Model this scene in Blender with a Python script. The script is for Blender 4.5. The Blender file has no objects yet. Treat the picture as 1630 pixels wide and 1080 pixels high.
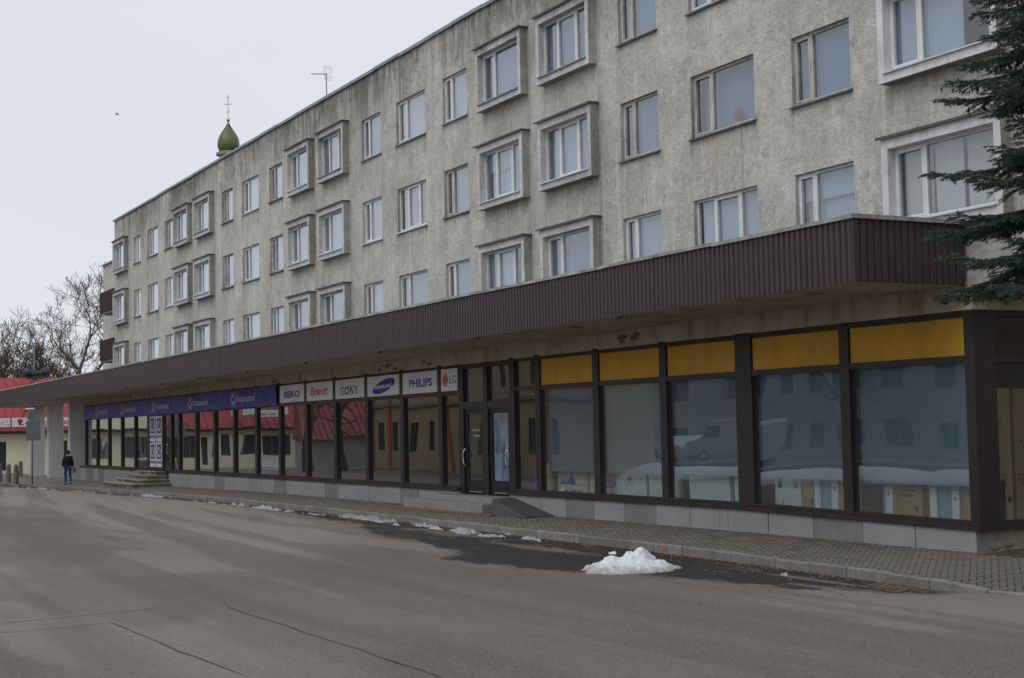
import bpy, bmesh, math, random
import numpy as np
from mathutils import Vector, Matrix

random.seed(7)
rng = np.random.default_rng(7)
scene = bpy.context.scene
COL = scene.collection
R = math.radians

# ---------------------------------------------------------------- camera
CZ = 2.28                                   # lens height above the pavement at the shop front
yaw, pitch, roll = R(27.55), R(3.49), R(-1.18)
fw = Vector((-math.cos(yaw) * math.cos(pitch), math.sin(yaw) * math.cos(pitch), math.sin(pitch)))
rt = fw.cross(Vector((0, 0, 1))).normalized()
up = rt.cross(fw)
rt, up = rt * math.cos(roll) + up * math.sin(roll), up * math.cos(roll) - rt * math.sin(roll)
cam_data = bpy.data.cameras.new('camera')
cam_data.sensor_width = 36.0
cam_data.sensor_fit = 'HORIZONTAL'
cam_data.lens = 36.0 * 2400 / 1630
cam_data.clip_start, cam_data.clip_end = 0.1, 3000
cam = bpy.data.objects.new('camera', cam_data)
COL.objects.link(cam)
M = Matrix((rt, up, -fw)).transposed().to_4x4()
M.translation = Vector((0, 0, CZ))
cam.matrix_world = M
scene.camera = cam

# ---------------------------------------------------------------- sky, sun, exposure
SUN_EL, SUN_AZ = R(56), Vector((0.3, -0.95, 0)).normalized()     # veiled sun over the far side of the street
world = bpy.data.worlds.new('World')
scene.world = world
world.use_nodes = True
wn, wl = world.node_tree.nodes, world.node_tree.links
bg = wn['Background']
sky = wn.new('ShaderNodeTexSky')
sky.sky_type = 'NISHITA'
sky.sun_disc = False
sky.sun_elevation = SUN_EL
sky.sun_rotation = math.atan2(SUN_AZ.x, SUN_AZ.y)
sky.air_density, sky.dust_density = 1.0, 3.0
tc = wn.new('ShaderNodeTexCoord')
mp = wn.new('ShaderNodeMapping')
mp.inputs['Scale'].default_value = (1.2, 1.2, 3.0)
wl.new(tc.outputs['Generated'], mp.inputs['Vector'])
nz = wn.new('ShaderNodeTexNoise')
nz.inputs['Scale'].default_value = 1.6
nz.inputs['Detail'].default_value = 5
wl.new(mp.outputs['Vector'], nz.inputs['Vector'])
cr = wn.new('ShaderNodeValToRGB')                                   # thin, even cloud deck
cr.color_ramp.elements[0].position, cr.color_ramp.elements[1].position = 0.3, 0.75
cr.color_ramp.elements[0].color = (7.3, 7.7, 8.45, 1)
cr.color_ramp.elements[1].color = (8.1, 8.4, 8.95, 1)
wl.new(nz.outputs['Fac'], cr.inputs['Fac'])
mx = wn.new('ShaderNodeMix')
mx.data_type = 'RGBA'
mx.inputs['Factor'].default_value = 0.93
wl.new(sky.outputs['Color'], mx.inputs['A'])
wl.new(cr.outputs['Color'], mx.inputs['B'])
wl.new(mx.outputs['Result'], bg.inputs['Color'])
bg.inputs['Strength'].default_value = 0.10

sd = bpy.data.lights.new('sun', 'SUN')
sd.energy, sd.angle, sd.color = 0.9, R(40), (1.0, 0.985, 0.96)
sun = bpy.data.objects.new('sun', sd)
COL.objects.link(sun)
to_sun = SUN_AZ * math.cos(SUN_EL) + Vector((0, 0, math.sin(SUN_EL)))
sun.rotation_euler = (-to_sun).to_track_quat('-Z', 'Y').to_euler()
sun.location = to_sun * 60

vs = scene.view_settings
vs.view_transform, vs.look, vs.exposure, vs.gamma = 'Standard', 'None', 0.0, 1.0
vs.use_curve_mapping = False
scene.cycles.use_denoising = True
scene.cycles.max_bounces = 8
scene.cycles.transparent_max_bounces = 12
scene.cycles.caustics_reflective = False
scene.cycles.caustics_refractive = False
scene.cycles.sample_clamp_indirect = 4

# ---------------------------------------------------------------- helpers
class MB:
    """collects geometry; build() links it as one mesh object"""
    def __init__(s): s.v, s.f, s.m = [], [], []
    def add(s, vs, fs, mi=0):
        o = len(s.v)
        s.v += [tuple(p) for p in vs]
        s.f += [tuple(i + o for i in q) for q in fs]
        s.m += [mi] * len(fs)
        return s
    def quad(s, a, b, c, d, mi=0): return s.add([a, b, c, d], [(0, 1, 2, 3)], mi)
    def hexa(s, p, mi=0):       # 8 points: bottom 4 counter-clockwise seen from above, then top 4
        return s.add(p, [(3, 2, 1, 0), (4, 5, 6, 7), (0, 1, 5, 4), (1, 2, 6, 5), (2, 3, 7, 6), (3, 0, 4, 7)], mi)
    def box(s, x0, x1, y0, y1, z0, z1, mi=0):
        return s.hexa([(x0, y0, z0), (x1, y0, z0), (x1, y1, z0), (x0, y1, z0), (x0, y0, z1), (x1, y0, z1), (x1, y1, z1), (x0, y1, z1)], mi)
    def sbox(s, x0, x1, y0, y1, b0, b1, t0, t1, mi=0):   # bottom and top slope along x
        return s.hexa([(x0, y0, b0), (x1, y0, b1), (x1, y1, b1), (x0, y1, b0), (x0, y0, t0), (x1, y0, t1), (x1, y1, t1), (x0, y1, t0)], mi)
    def tube(s, pts, rad, n=8, mi=0, cap=True):
        pts = [Vector(p) for p in pts]
        if not hasattr(rad, '__len__'): rad = [rad] * len(pts)
        o = len(s.v)
        ref = None
        for i, p in enumerate(pts):
            d = (pts[min(i + 1, len(pts) - 1)] - pts[max(i - 1, 0)]).normalized()
            if ref is None:
                ref = d.orthogonal().normalized()
            a = (ref - d * ref.dot(d))
            a = a.normalized() if a.length > 1e-5 else d.orthogonal().normalized()
            ref = a
            b = d.cross(a)
            for k in range(n):
                t = 2 * math.pi * k / n
                s.v.append(tuple(p + (a * math.cos(t) + b * math.sin(t)) * rad[i]))
        for i in range(len(pts) - 1):
            for k in range(n):
                k2 = (k + 1) % n
                s.f.append((o + i * n + k, o + i * n + k2, o + (i + 1) * n + k2, o + (i + 1) * n + k)); s.m.append(mi)
        if cap:
            s.f.append(tuple(o + k for k in reversed(range(n)))); s.m.append(mi)
            e = o + (len(pts) - 1) * n
            s.f.append(tuple(e + k for k in range(n))); s.m.append(mi)
        return s
    def lathe(s, prof, n=16, c=(0, 0, 0), mi=0):          # prof: (radius, z)
        o = len(s.v)
        for r, z in prof:
            for k in range(n):
                t = 2 * math.pi * k / n
                s.v.append((c[0] + r * math.cos(t), c[1] + r * math.sin(t), c[2] + z))
        for i in range(len(prof) - 1):
            for k in range(n):
                k2 = (k + 1) % n
                s.f.append((o + i * n + k, o + i * n + k2, o + (i + 1) * n + k2, o + (i + 1) * n + k)); s.m.append(mi)
        return s
    def poly(s, pts, thick_vec, mi=0):                     # flat polygon extruded by a vector
        n = len(pts)
        t = Vector(thick_vec)
        a = [Vector(p) for p in pts]
        s.add(a + [p + t for p in a], [tuple(reversed(range(n))), tuple(range(n, 2 * n))] + [(i, (i + 1) % n, n + (i + 1) % n, n + i) for i in range(n)], mi)
        return s
    def mesh(s, name, mats, bevel=0, smooth=False, recalc=True):
        me = bpy.data.meshes.new(name)
        me.from_pydata(s.v, [], s.f)
        for m in (mats if isinstance(mats, (list, tuple)) else [mats]): me.materials.append(m)
        if any(s.m): me.polygons.foreach_set('material_index', s.m)
        if recalc or bevel:
            bm = bmesh.new(); bm.from_mesh(me)
            if bevel:
                bmesh.ops.bevel(bm, geom=list(bm.edges), offset=bevel, segments=1, affect='EDGES', clamp_overlap=True)
            bmesh.ops.recalc_face_normals(bm, faces=bm.faces)
            bm.to_mesh(me); bm.free()
        if smooth: me.polygons.foreach_set('use_smooth', [True] * len(me.polygons))
        return me
    def build(s, name, mats, parent=None, bevel=0, smooth=False, recalc=True, local=False):
        return obj(name, s.mesh(name, mats, bevel, smooth, recalc), parent, local)

WM = {}                                                    # world matrix of every empty placed away from the origin
def obj(name, data, parent=None, local=False):
    o = bpy.data.objects.new(name, data)
    COL.objects.link(o)
    if parent is not None:
        o.parent = parent
        if not local: o.matrix_parent_inverse = WM.get(parent, Matrix()).inverted()
    return o
def empty(name, loc=(0, 0, 0), rz=0):
    o = bpy.data.objects.new(name, None)
    o.location, o.rotation_euler = loc, (0, 0, rz)
    o.empty_display_size = 0.2
    COL.objects.link(o)
    WM[o] = Matrix.Translation(Vector(loc)) @ Matrix.Rotation(rz, 4, 'Z')
    return o
def tag(o, label=None, cat=None, group=None, kind=None):
    if label: o['label'] = label
    if cat: o['category'] = cat
    if group: o['group'] = group
    if kind: o['kind'] = kind
    return o
def copy_tree(o, parent=None):
    c = o.copy(); COL.objects.link(c)
    c.parent = parent
    for ch in list(o.children): copy_tree(ch, c)
    return c

# ---- lettering: all text meshes are made while the scene is still empty (cheap depsgraph)
TXT = {}
def make_text(s, bold=0.0, shear=0.0):
    cu = bpy.data.curves.new('t', 'FONT')
    cu.body, cu.offset, cu.shear = s, bold, shear
    cu.resolution_u = 4
    ob = bpy.data.objects.new('t', cu)
    COL.objects.link(ob)
    dg = bpy.context.evaluated_depsgraph_get()
    me = bpy.data.meshes.new_from_object(ob.evaluated_get(dg))
    v = np.array([p.co[:2] for p in me.vertices]); f = [tuple(p.vertices) for p in me.polygons]
    lo, hi = v.min(0), v.max(0)
    TXT[s] = ((v - lo) / (hi - lo), f)
    bpy.data.objects.remove(ob); bpy.data.meshes.remove(me); bpy.data.curves.remove(cu)
for s, b, sh in (('BEKO', .03, 0), ('Brandt', .02, .25), ('SONY', .0, 0), ('SAMSUNG', .03, 0), ('PHILIPS', .035, 0), ('LG', .012, 0), ('Kodumasinad', .01, 0),
                 ('UVERSA', .03, 0), ('G', .01, 0), ('es', .015, 0), ('w', .01, 0), ('o', .0, 0), ('CE', .0, 0), ('L', .03, 0)):
    make_text(s, b, sh)
def mapY(y): return lambda s, d, z: (s, y + d, z)          # wall facing -Y; d goes into the wall
def mapX(x): return lambda s, d, z: (x - d, s, z)          # wall facing +X
def mapYp(y): return lambda s, d, z: (-s, y - d, z)        # wall facing +Y (s runs to the viewer's right)
def letters(mb, txt, s0, s1, z0, z1, mp, d=-0.004, mi=0, dz=0.0):
    v, f = TXT[txt]
    mb.add([mp(s0 + (s1 - s0) * a, d, z0 + (z1 - z0) * b + dz * a) for a, b in v], f, mi)
    return mb
def disc(mb, cs, cz, rs, rz_, mp, d, mi=0, n=28, shear=0, rot=0, inner=None, a0=0, a1=2 * math.pi):
    pts, pin = [], []
    full = abs(a1 - a0 - 2 * math.pi) < 1e-6
    for k in range(n if full else n + 1):
        t = a0 + (a1 - a0) * k / n
        x, z = math.cos(t), math.sin(t)
        for q, lst in ((1, pts), (inner or 0, pin)):
            xx, zz = x * rs * q, z * rz_ * q
            xr, zr = xx * math.cos(rot) - zz * math.sin(rot), xx * math.sin(rot) + zz * math.cos(rot)
            lst.append(mp(cs + xr + shear * zr, d, cz + zr))
    m = len(pts)
    if inner is None: mb.add(pts, [tuple(range(m))], mi)
    else: mb.add(pts + pin, [(i, (i + 1) % m, m + (i + 1) % m, m + i) for i in range(m if full else m - 1)], mi)
    return mb

def wall_with_openings(mb, s0, s1, z0, z1, ops, mp, depth=0.2, mi=0, reveal_mi=None, fine=0):
    """ops: (sa, sb, za, zb) rectangular holes; front face plus reveals"""
    S = sorted({s0, s1} | {q for o in ops for q in o[:2]}); Z = sorted({z0, z1} | {q for o in ops for q in o[2:4]})
    if fine:
        def dense(L): return sorted({round(a + (b - a) * k / max(1, math.ceil((b - a) / fine)), 5) for a, b in zip(L[:-1], L[1:]) for k in range(max(1, math.ceil((b - a) / fine)))} | {L[-1]})
        S, Z = dense(S), dense(Z)
    for i in range(len(S) - 1):
        # merge vertical runs
        start = None
        for j in range(len(Z) - 1):
            cs, cz = (S[i] + S[i + 1]) / 2, (Z[j] + Z[j + 1]) / 2
            hole = any(o[0] < cs < o[1] and o[2] < cz < o[3] for o in ops)
            if not hole and start is None: start = Z[j]
            if fine and not hole:
                mb.quad(mp(S[i], 0, Z[j]), mp(S[i + 1], 0, Z[j]), mp(S[i + 1], 0, Z[j + 1]), mp(S[i], 0, Z[j + 1]), mi); start = None
            if start is not None and (hole or j == len(Z) - 2):
                e = Z[j] if hole else Z[j + 1]
                mb.quad(mp(S[i], 0, start), mp(S[i + 1], 0, start), mp(S[i + 1], 0, e), mp(S[i], 0, e), mi)
                start = None
    r = mi if reveal_mi is None else reveal_mi
    for a, b, c, d in [o[:4] for o in ops]:
        mb.quad(mp(a, 0, c), mp(a, 0, d), mp(a, depth, d), mp(a, depth, c), r)
        mb.quad(mp(b, 0, d), mp(b, 0, c), mp(b, depth, c), mp(b, depth, d), r)
        mb.quad(mp(a, 0, d), mp(b, 0, d), mp(b, depth, d), mp(a, depth, d), r)
        mb.quad(mp(b, 0, c), mp(a, 0, c), mp(a, depth, c), mp(b, depth, c), r)
    return mb

def vnoise(x, y, seed=0):                                  # value noise for heights and stain masks
    x = np.asarray(x, float); y = np.asarray(y, float)
    xi, yi = np.floor(x).astype(np.int64), np.floor(y).astype(np.int64)
    fx, fy = x - xi, y - yi
    fx, fy = fx * fx * (3 - 2 * fx), fy * fy * (3 - 2 * fy)
    def h(a, b):
        n = (a * 374761393 + b * 668265263 + seed * 982451653) & 0x7fffffff
        n = (n ^ (n >> 13)) * 1274126177 & 0x7fffffff
        n = n ^ (n >> 16)
        return (n % 100003) / 100003.0
    return (h(xi, yi) * (1 - fx) + h(xi + 1, yi) * fx) * (1 - fy) + (h(xi, yi + 1) * (1 - fx) + h(xi + 1, yi + 1) * fx) * fy
def fbm(x, y, seed=0, o=4):
    t, a, s = 0, 0.5, 1
    for k in range(o):
        t = t + a * vnoise(np.asarray(x) * s, np.asarray(y) * s, seed + k); a *= .5; s *= 2.03
    return t / (1 - .5 ** o)
def sstep(a, b, x): t = np.clip((np.asarray(x) - a) / (b - a), 0, 1); return t * t * (3 - 2 * t)

# ---------------------------------------------------------------- materials
MAT = {}
class NT:
    def __init__(s, name):
        m = bpy.data.materials.new(name); m.use_nodes = True
        s.m, s.n, s.l = m, m.node_tree.nodes, m.node_tree.links
        s.b = s.n['Principled BSDF']; s.out = s.n['Material Output']
        MAT[name] = m
    def new(s, t, **k):
        o = s.n.new(t)
        for a, v in k.items(): setattr(o, a, v)
        return o
    def co(s, scale=(1, 1, 1), kind='Object'):
        t = s.new('ShaderNodeTexCoord'); m = s.new('ShaderNodeMapping'); m.inputs['Scale'].default_value = scale
        s.l.new(t.outputs[kind], m.inputs['Vector']); return m.outputs['Vector']
    def noise(s, vec, scale, detail=4, rough=.55, dist=0):
        o = s.new('ShaderNodeTexNoise')
        o.inputs['Scale'].default_value, o.inputs['Detail'].default_value, o.inputs['Roughness'].default_value = scale, detail, rough
        o.inputs['Distortion'].default_value = dist
        s.l.new(vec, o.inputs['Vector']); return o.outputs['Fac']
    def ramp(s, fac, stops):
        o = s.new('ShaderNodeValToRGB'); e = o.color_ramp.elements
        while len(e) < len(stops): e.new(0.5)
        for q, (p, c) in zip(e, stops): q.position = p; q.color = (c, c, c, 1) if not hasattr(c, '__len__') else (*c[:3], 1)
        s.l.new(fac, o.inputs['Fac']); return o.outputs['Color']
    def mix(s, fac, a, b, blend='MIX'):
        o = s.new('ShaderNodeMix', data_type='RGBA', blend_type=blend)
        for sock, v in (('Factor', fac), ('A', a), ('B', b)):
            if hasattr(v, 'is_linked'): s.l.new(v, o.inputs[sock])
            elif hasattr(v, '__len__'): o.inputs[sock].default_value = (*v[:3], 1)
            else: o.inputs[sock].default_value = v
        return o.outputs['Result']
    def math(s, op, a, b=0.0, clamp=False):
        o = s.new('ShaderNodeMath', operation=op, use_clamp=clamp)
        for i, v in enumerate((a, b)):
            if hasattr(v, 'is_linked'): s.l.new(v, o.inputs[i])
            else: o.inputs[i].default_value = v
        return o.outputs[0]
    def set(s, name, v):
        i = s.b.inputs[name]
        if hasattr(v, 'is_linked'): s.l.new(v, i)
        else: i.default_value = (*v, 1) if hasattr(v, '__len__') and len(v) == 3 else v
    def bump(s, h, strength=.5, dist=.01):
        o = s.new('ShaderNodeBump'); o.inputs['Strength'].default_value = strength; o.inputs['Distance'].default_value = dist
        s.l.new(h, o.inputs['Height']); s.l.new(o.outputs['Normal'], s.b.inputs['Normal'])
        return o.outputs['Normal']

def surf(name, base, rough=.75, var=.25, scale=2.0, stretch=(1, 1, 1), bump=.15, bscale=40, spec=.3, metal=0, dirt=None, dirt_amt=.5, rnd=0):
    t = NT(name); vec = t.co(stretch)
    n1 = t.noise(vec, scale, 5)
    lo, hi = tuple(c * (1 - var) for c in base), tuple(min(1, c * (1 + var)) for c in base)
    col = t.mix(t.ramp(n1, ((.3, 0.0), (.7, 1.0))), lo, hi)
    if dirt:
        n2 = t.noise(t.co((1.3, 1.3, .35)), scale * 1.7, 6, .65)
        col = t.mix(t.math('MULTIPLY', t.ramp(n2, ((.5, 0.0), (.68, 1.0))), dirt_amt), col, dirt)
    if rnd:
        oi = t.new('ShaderNodeObjectInfo')
        col = t.mix(t.math('MULTIPLY', oi.outputs['Random'], rnd), col, tuple(c * .45 for c in base))
    t.set('Base Color', col); t.set('Roughness', rough); t.set('Specular IOR Level', spec); t.set('Metallic', metal)
    if bump: t.bump(t.noise(t.co(), bscale, 3), bump, .01)
    return t.m

# weathered stucco of the block
def stucco(name, light, dark, grime=.75):
    t = NT(name)
    o = t.co()
    big = t.ramp(t.noise(o, .55, 6, .62), ((.36, 0.0), (.64, 1.0)))
    mid = t.ramp(t.noise(o, 2.6, 6, .72), ((.40, 0.0), (.66, 1.0)))
    fine = t.ramp(t.noise(o, 9, 5, .8), ((.42, 0.0), (.64, 1.0)))
    pit = t.ramp(t.noise(o, 15, 3, .75), ((.55, 0.0), (.66, 1.0)))
    col = t.mix(big, dark, light)
    col = t.mix(t.math('MULTIPLY', mid, .5), col, tuple(c * .66 for c in dark))
    col = t.mix(t.math('MULTIPLY', pit, .4), col, tuple(c * .5 for c in dark))
    col = t.mix(t.math('MULTIPLY', fine, .38), col, tuple(min(1, c * 1.3) for c in light))
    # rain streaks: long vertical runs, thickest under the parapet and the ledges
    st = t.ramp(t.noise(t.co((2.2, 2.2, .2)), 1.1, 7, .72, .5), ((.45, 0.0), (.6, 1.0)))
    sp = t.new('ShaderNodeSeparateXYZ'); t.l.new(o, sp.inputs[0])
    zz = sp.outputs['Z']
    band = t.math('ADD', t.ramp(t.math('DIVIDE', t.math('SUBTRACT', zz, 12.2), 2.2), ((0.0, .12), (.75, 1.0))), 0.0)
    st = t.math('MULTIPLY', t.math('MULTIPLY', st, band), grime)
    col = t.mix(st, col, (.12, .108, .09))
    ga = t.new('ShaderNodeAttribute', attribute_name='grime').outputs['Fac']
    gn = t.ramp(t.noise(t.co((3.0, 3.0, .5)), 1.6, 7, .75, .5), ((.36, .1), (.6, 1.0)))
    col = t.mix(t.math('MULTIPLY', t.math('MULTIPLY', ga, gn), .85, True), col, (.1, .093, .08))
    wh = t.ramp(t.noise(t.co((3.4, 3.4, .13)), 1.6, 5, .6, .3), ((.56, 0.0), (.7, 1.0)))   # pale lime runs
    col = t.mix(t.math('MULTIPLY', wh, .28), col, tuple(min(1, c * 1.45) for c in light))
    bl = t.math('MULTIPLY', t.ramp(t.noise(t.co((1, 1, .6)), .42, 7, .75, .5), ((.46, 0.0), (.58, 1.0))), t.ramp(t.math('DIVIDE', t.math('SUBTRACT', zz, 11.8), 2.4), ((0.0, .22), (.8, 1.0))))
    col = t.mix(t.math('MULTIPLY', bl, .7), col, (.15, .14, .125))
    sp2 = t.ramp(t.noise(o, 1.1, 8, .8, .6), ((.62, 0.0), (.68, 1.0)))
    col = t.mix(t.math('MULTIPLY', sp2, .45), col, (.14, .125, .1))
    t.set('Base Color', col); t.set('Roughness', .93); t.set('Specular IOR Level', .15)
    h = t.math('ADD', t.noise(o, 26, 4, .7), t.math('MULTIPLY', t.noise(o, 7, 3), 1.2))
    t.bump(h, .75, .03)
    return t.m
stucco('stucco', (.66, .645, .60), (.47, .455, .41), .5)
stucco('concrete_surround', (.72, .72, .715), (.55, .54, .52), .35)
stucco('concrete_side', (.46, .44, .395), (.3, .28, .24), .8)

# glass: two-surface Fresnel, slightly wavy
def glass(name, tint=(.86, .9, .9), wave=.012, scale=.9, gain=1.75, veil=0):
    t = NT(name)
    t.n.remove(t.b)
    bp = t.new('ShaderNodeBump'); bp.inputs['Strength'].default_value = 1.0; bp.inputs['Distance'].default_value = wave
    oi = t.new('ShaderNodeObjectInfo')                       # every pane sits a little differently
    va = t.new('ShaderNodeVectorMath', operation='ADD'); cv = t.new('ShaderNodeCombineXYZ')
    for k in range(3): t.l.new(t.math('MULTIPLY', oi.outputs['Random'], (37.0, 11.0, 23.0)[k]), cv.inputs[k])
    t.l.new(t.co((.75, .75, .5)), va.inputs[0]); t.l.new(cv.outputs[0], va.inputs[1])
    t.l.new(t.noise(va.outputs[0], scale, 0.0, .4), bp.inputs['Height'])
    ge = t.new('ShaderNodeNewGeometry')
    dt = t.new('ShaderNodeVectorMath', operation='DOT_PRODUCT')
    t.l.new(ge.outputs['Normal'], dt.inputs[0]); t.l.new(ge.outputs['Incoming'], dt.inputs[1])
    c = t.math('ABSOLUTE', dt.outputs['Value'])
    r = t.math('POWER', t.math('SUBTRACT', 1.0, c, True), 5.0)
    r = t.math('ADD', t.math('MULTIPLY', r, .96), .04)
    r = t.math('DIVIDE', t.math('MULTIPLY', r, gain), t.math('ADD', 1.0, t.math('MULTIPLY', r, gain - 1.0)), True)   # several glass surfaces in a row
    gl = t.new('ShaderNodeBsdfGlossy'); gl.inputs['Roughness'].default_value = 0.0; gl.inputs['Color'].default_value = (.95, .97, 1, 1)
    t.l.new(bp.outputs['Normal'], gl.inputs['Normal'])
    tr = t.new('ShaderNodeBsdfTransparent'); tr.inputs['Color'].default_value = (*tint, 1)
    ms = t.new('ShaderNodeMixShader')
    t.l.new(r, ms.inputs[0]); t.l.new(tr.outputs[0], ms.inputs[1]); t.l.new(gl.outputs[0], ms.inputs[2])
    last = ms.outputs[0]
    if veil:                                                  # street dust on the outside of the pane
        df = t.new('ShaderNodeBsdfDiffuse'); df.inputs['Color'].default_value = (.56, .64, .7, 1)
        m2 = t.new('ShaderNodeMixShader'); t.l.new(t.math('MULTIPLY', t.ramp(t.noise(t.co((1, 1, .4)), 1.3, 5, .65), ((.3, .5), (.75, 1.0))), veil), m2.inputs[0])
        t.l.new(last, m2.inputs[1]); t.l.new(df.outputs[0], m2.inputs[2]); last = m2.outputs[0]
    t.l.new(last, t.out.inputs['Surface'])
    return t.m
glass('shop_glass', (.74, .8, .82), .042, .42, 3.4, .055)
glass('clear_shop_glass', (.74, .8, .8), .034, .36, 4.4, .018)
glass('flat_glass', (.74, .83, .92), .004, .5, 4.6)

def sheer(name, col, alpha):
    t = NT(name)
    t.set('Base Color', col); t.set('Roughness', .9); t.set('Alpha', alpha); t.set('Specular IOR Level', 0)
    return t.m
sheer('net_curtain', (.66, .69, .74), .8)
sheer('dim_net', (.26, .33, .42), .9)
sheer('cream_curtain', (.72, .68, .55), .93)
sheer('mauve_curtain', (.5, .44, .46), .93)

surf('white_frame', (.74, .74, .73), .45, .06, 3, bump=.03)
surf('old_frame', (.56, .53, .49), .8, .25, 6, (1, 1, .25), .3, 60, dirt=(.2, .16, .13), dirt_amt=.7)
surf('zinc', (.26, .3, .31), .55, .3, 2.5, bump=.1, metal=.3, dirt=(.22, .12, .07), dirt_amt=.45)
surf('dark_zinc', (.1, .105, .105), .6, .3, 3, bump=.1)
surf('white_sill', (.62, .65, .68), .5, .12, 3, bump=.05)
surf('cap_rust', (.34, .34, .32), .7, .35, 1.6, bump=.2, dirt=(.25, .13, .06), dirt_amt=.6)
surf('brown_sheet', (.05, .032, .038), .5, .18, .6, (1, 1, .3), .04, 20, .4, dirt=(.04, .03, .03), dirt_amt=.4, rnd=.1)
surf('maroon_sheet', (.04, .02, .022), .6, .2, 1.5, bump=.05)
surf('soffit_board', (.5, .44, .34), .75, .2, 1.1, (1, .35, 1), .12, 22, dirt=(.12, .095, .065), dirt_amt=.55)
surf('beam_plaster', (.46, .40, .31), .9, .16, 1.4, bump=.4, bscale=25, dirt=(.19, .14, .09), dirt_amt=.6)
surf('rust_spall', (.2, .145, .1), .95, .45, 9, bump=.8, bscale=30)
surf('shop_frame', (.03, .021, .021), .5, .25, 2, (1, 1, .3), .05, 30, .4)
surf('door_frame', (.018, .015, .018), .4, .2, 3, bump=.03)
surf('yellow_panel', (.55, .29, .026), .55, .1, 1.3, bump=.03, dirt=(.36, .19, .03), dirt_amt=.35)
surf('slab_grey', (.285, .28, .282), .75, .1, 1.5, bump=.12, bscale=120, dirt=(.25, .235, .22), dirt_amt=.4)
surf('slab_light', (.31, .305, .308), .75, .09, 1.5, bump=.12, bscale=120, dirt=(.3, .28, .26), dirt_amt=.4)
surf('slab_dark', (.225, .214, .206), .75, .14, 1.8, bump=.12, bscale=120, dirt=(.17, .15, .135), dirt_amt=.5)
surf('rubble', (.26, .225, .175), .95, .35, 3, bump=.8, bscale=18)
surf('bare_render', (.5, .42, .28), .9, .2, 5, bump=.4)
surf('step_stone', (.27, .255, .225), .9, .28, 2.2, bump=.5, bscale=35, dirt=(.14, .1, .07), dirt_amt=.7)
surf('step_edge', (.2, .135, .09), .95, .4, 5, bump=.8, bscale=25)
surf('platform_stone', (.25, .235, .235), .8, .12, 2, bump=.15, bscale=90)
surf('ramp_rubber', (.085, .078, .078), .9, .15, 4, bump=.3, bscale=120)
surf('paver', (.158, .145, .128), .92, .3, 2.6, bump=.4, bscale=60, dirt=(.1, .088, .077), dirt_amt=.45, rnd=.22)
surf('paver_bed', (.1, .09, .078), .95, .3, 3, bump=.5, bscale=50)
surf('kerb_stone', (.25, .235, .215), .9, .22, 3, bump=.45, bscale=50, dirt=(.13, .115, .1), dirt_amt=.6, rnd=.55)
surf('column_plaster', (.56, .555, .55), .9, .08, .8, bump=.25, bscale=45)
surf('interior', (.2, .195, .18), .95, .1, 1, bump=0)
surf('room', (.34, .33, .31), .95, .1, 1, bump=0)
surf('blind_fabric', (.17, .235, .285), .95, .05, 1.2, bump=.05)
surf('cardboard', (.43, .29, .13), .9, .1, 1.6, bump=.1)
surf('dark_cardboard', (.3, .2, .1), .9, .12, 1.6, bump=.1)
surf('white_card', (.78, .8, .8), .6, .04, 2, bump=.02)
surf('mint_card', (.62, .72, .64), .7, .04, 2, bump=.02)
surf('blue_grey_card', (.3, .42, .5), .7, .05, 2, bump=.02)
surf('buff_card', (.56, .52, .34), .85, .06, 2, bump=.04)
surf('sign_white', (.74, .74, .75), .5, .04, 1.2, bump=.02)
surf('ink_blue', (.045, .11, .42), .5, .05, 2, bump=0)
surf('ink_navy', (.035, .03, .3), .5, .05, 2, bump=0)
surf('ink_red', (.6, .035, .03), .5, .05, 2, bump=0)
surf('ink_black', (.02, .02, .022), .5, .05, 2, bump=0)
surf('ink_grey', (.09, .09, .1), .5, .05, 2, bump=0)
surf('ink_purple', (.2, .04, .28), .5, .05, 2, bump=0)
surf('ink_teal', (.04, .26, .3), .5, .05, 2, bump=0)
surf('ink_orange', (.75, .2, .1), .5, .05, 2, bump=0)
surf('banner_blue', (.02, .045, .33), .45, .22, .5, (.5, 1, 1.5), .1, 4, .25, dirt=(.09, .1, .25), dirt_amt=.5)
surf('banner_print', (.6, .56, .66), .6, .08, 2, bump=0)
surf('chrome', (.7, .7, .72), .15, .02, 2, bump=0, metal=1)
surf('old_red_roof', (.24, .06, .06), .7, .25, .8, (1, 1, .3), .1, 10)
surf('red_roof', (.25, .034, .036), .5, .16, .5, (1, 1, .3), .05, 10, dirt=(.35, .05, .05), dirt_amt=.4)
surf('cream_wall', (.8, .755, .56), .9, .07, .6, bump=.2, bscale=20)
surf('dark_trim', (.03, .03, .032), .6, .2, 3, bump=0)
surf('grey_render', (.36, .37, .36), .9, .15, .8, bump=.2, bscale=18)
surf('orange_paint', (.6, .16, .06), .7, .1, 1, bump=.05)
surf('dark_pane', (.05, .06, .07), .1, .1, 1, bump=0, spec=.6)
surf('galvanised', (.22, .24, .25), .5, .15, 4, bump=.05, metal=.5)
surf('sign_back', (.2, .215, .23), .55, .1, 3, bump=.03, metal=.2)
surf('bollard_paint', (.17, .145, .115), .9, .25, 5, bump=.3)
surf('horn_blue', (.05, .075, .12), .5, .15, 4, bump=.02)
surf('bark', (.105, .085, .066), .95, .3, 4, (1, 1, .2), .8, 12)
surf('mossy_bark', (.12, .09, .05), .95, .3, 3, (1, 1, .2), .6, 12)
surf('spruce_bark', (.09, .065, .05), .95, .3, 6, (1, 1, .3), .8, 15)
surf('dome_green', (.1, .14, .04), .42, .4, 2.2, (1, 1, .35), .15, 6, .5, dirt=(.17, .11, .06), dirt_amt=.9)
surf('gold', (.75, .5, .1), .3, .1, 3, bump=0, metal=.9)
surf('cross_metal', (.22, .17, .15), .5, .2, 3, bump=0)
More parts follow.
